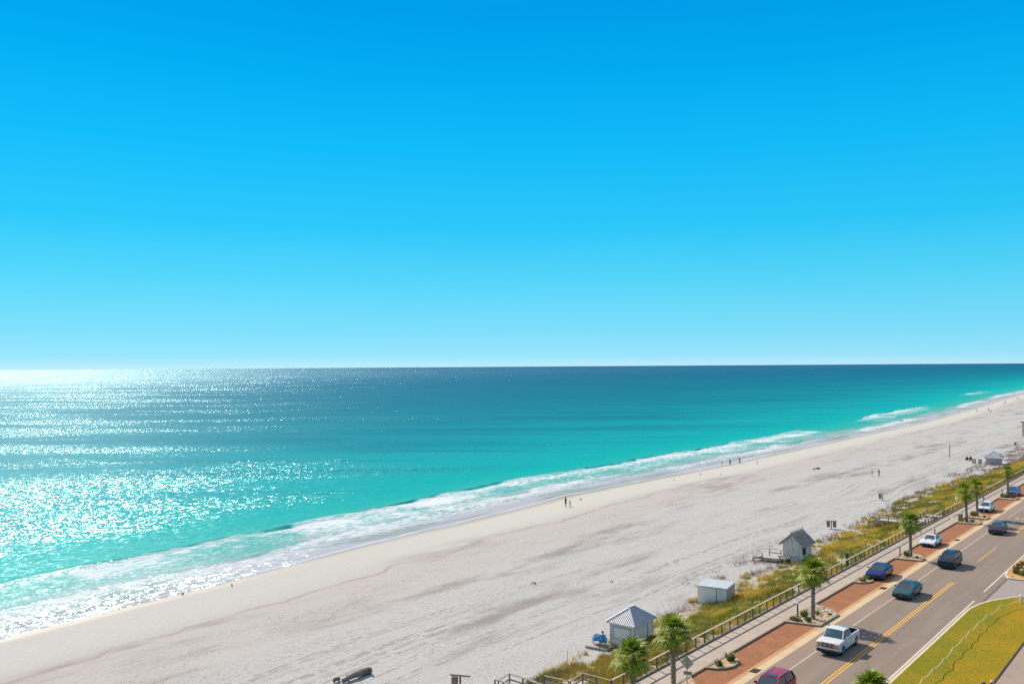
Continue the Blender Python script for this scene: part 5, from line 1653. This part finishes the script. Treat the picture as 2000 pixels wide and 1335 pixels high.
person(at_beach(1479, 907), th_(20), 'stand', 'small child in grey standing apart, rightmost of the four near the surf', GRY, RED, 1.25)
person(at_beach(1717, 930), th_(235), 'walk', 'person in a red brown top and black trousers walking alone across the sand', RED, BLK, 1.8)
person(at_beach(1703.5, 930), th_(235), 'walk', 'person in pale clothes walking left of the lone walker in red brown', WHT, WHT, 1.75, hair=(0.4, 0.36, 0.3))
for i, (u, v, ps, hh, lb) in enumerate(((1907, 804, 'stand', 1.8, 'dark-clad figure at the far waterline, nearest of the distant walkers'), (1931, 802, 'stand', 1.8, 'dark figure standing left of the crouching one on the far beach'),
      (1935.5, 804, 'crouch', 1.7, 'dark figure crouching on the far beach'), (1961, 789, 'stand', 1.3, 'shorter figure of the distant pair near the surf'), (1964, 787, 'walk', 1.8, 'taller figure of the distant pair near the surf'),
      (1986, 780, 'stand', 1.75, 'left figure of the farthest pair by the right edge'), (1989.5, 779.5, 'walk', 1.8, 'right figure of the farthest pair by the right edge'))):
    person(at_beach(u, v), th_(200 + 30 * i), ps, lb, BLK, NAVY if i % 2 else BLK, hh, fingers=False)
# riders in the pickup
person((-27.12 + 0.42, 77.05, 0.60), D90, 'sit', 'driver in a sage green shirt inside the white pickup', SAGE, NAVY, 1.55, group=None)
person((-27.12 - 0.42, 77.05, 0.60), D90, 'sit', 'passenger in a pink shirt inside the white pickup', PINK, NAVY, 1.55)

# ------------------------------------------------------------------ seats on the beach
M_BLUEP = simple('sky blue painted wood', (0.03, 0.35, 0.62), 0.5)
def lounge_chair(loc, rz, label, m, group=None, name='beach_chair'):
    t = thing(name, label, 'chair', loc, rz, group)
    mb = MB()
    for i in range(5): mb.box((.26 - i * .11, 0, .36 - i * .02), (.095, .56, .025))
    mb.build('seat', m, t)
    bk = MB()
    for i in range(5):
        y = -.24 + i * .12
        hh = .74 + (.10 if i in (1, 3) else (.14 if i == 2 else 0))
        bk.beam((-.20, y, .28), (-.20 - hh * .36, y * 1.15, .28 + hh * .93), .105, .022, up=(1, 0, 0.3))
    bk.box((-.36, 0, .62), (.05, .56, .06))
    bk.build('backrest', m, t)
    for s in (-1, 1):
        MB().box((.30, s * .31, .29), (.09, .04, .58)).build('leg', m, t)
        MB().beam((-.15, s * .30, .30), (-.62, s * .28, 0.0), .04, .10).build('leg', m, t)
        MB().box((-.02, s * .35, .59), (.76, .14, .025)).build('armrest', m, t)
    return t
cp = pland(1174, 1263)
fz = cp.z + 0.22
t = thing('sand_platform', 'small wooden platform on the sand under the blue chair', 'platform', (cp.x, cp.y, cp.z), th_(5))
mb = MB()
for i in range(9): mb.box((-1.1 + i * .275, 0, .19), (.25, 1.9, .05))
mb.box((0, -.9, .08), (2.4, .08, .24)); mb.box((0, .9, .08), (2.4, .08, .24))
mb.build('boards', M_DECK, t)
lounge_chair((cp.x + .15, cp.y + .1, fz), th_(120), 'bright blue slatted chair with a person in it beside the white hut', M_BLUEP, 'blue chairs on the sand platform', 'garden_chair')
lounge_chair((cp.x - .68, cp.y + .15, fz), th_(135), 'second blue slatted chair, half hidden left of the seated person', M_BLUEP, 'blue chairs on the sand platform', 'garden_chair')
person((cp.x + .13, cp.y + .12, fz), th_(120), 'sit', 'person in a blue shirt seated in the bright blue chair facing the sea', BLU, BLK, 1.85, skin=M_SKIND)
for i, (u, lb, c) in enumerate(((1888.5, 'left', GRY), (1895.5, 'right', BLK))):
    p = pland(u, 899)
    lounge_chair((p.x, p.y, p.z), th_(120), lb + ' one of the two low dark chairs out on the far sand', M_BLACK, 'two dark chairs on the far sand')
    person((p.x, p.y, p.z), th_(120), 'sit', 'person sitting in the ' + lb + ' one of the two dark chairs on the far sand', c if i else RED, BLK, 1.8, fingers=False)
# shore birds
M_BIRD = simple('bird plumage', (0.10, 0.09, 0.08), 0.8); M_BIRDW = simple('bird breast', (0.6, 0.58, 0.55), 0.8)
for i, (u, v) in enumerate(((357, 1161), (453, 1144.5), (1134, 976), (1368, 927), (1408, 926.5), (1317, 938))):
    p = pland(u, v)
    t = thing('shore_bird', ('small dark bird at the water edge on the left of the picture', 'small dark bird on the sand right of the leftmost bird', 'small bird on the sand right of the adult and child', 'small bird in front of the four people, left of the other', 'small bird in front of the four people, right of the other', 'small bird alone on the cream sand between the two groups of people')[i], 'bird', tuple(p), 0.7 * i + 2.0, 'birds resting along the shore')
    mb = MB().blob((0, 0, .17), .13, random.Random(i), (1.7, .8, .8), 8, 6, .02)
    mb.blob((.20, 0, .28), .06, random.Random(i), (1.1, .9, 1), 7, 5, .02)
    mb.tube([(.12, 0, .22), (.2, 0, .28)], .045, 7)
    mb.tube([(.25, 0, .28), (.34, 0, .265)], [.014, .005], 5)
    mb.tube([(-.18, 0, .18), (-.36, 0, .15)], [.05, .015], 6)
    mb.build('body', M_BIRD, t, smooth=True)
    for s in (-1, 1): MB().tube([(0.02, s * .03, .0), (0, s * .03, .09)], .009, 5).build('leg', M_BLACK, t)
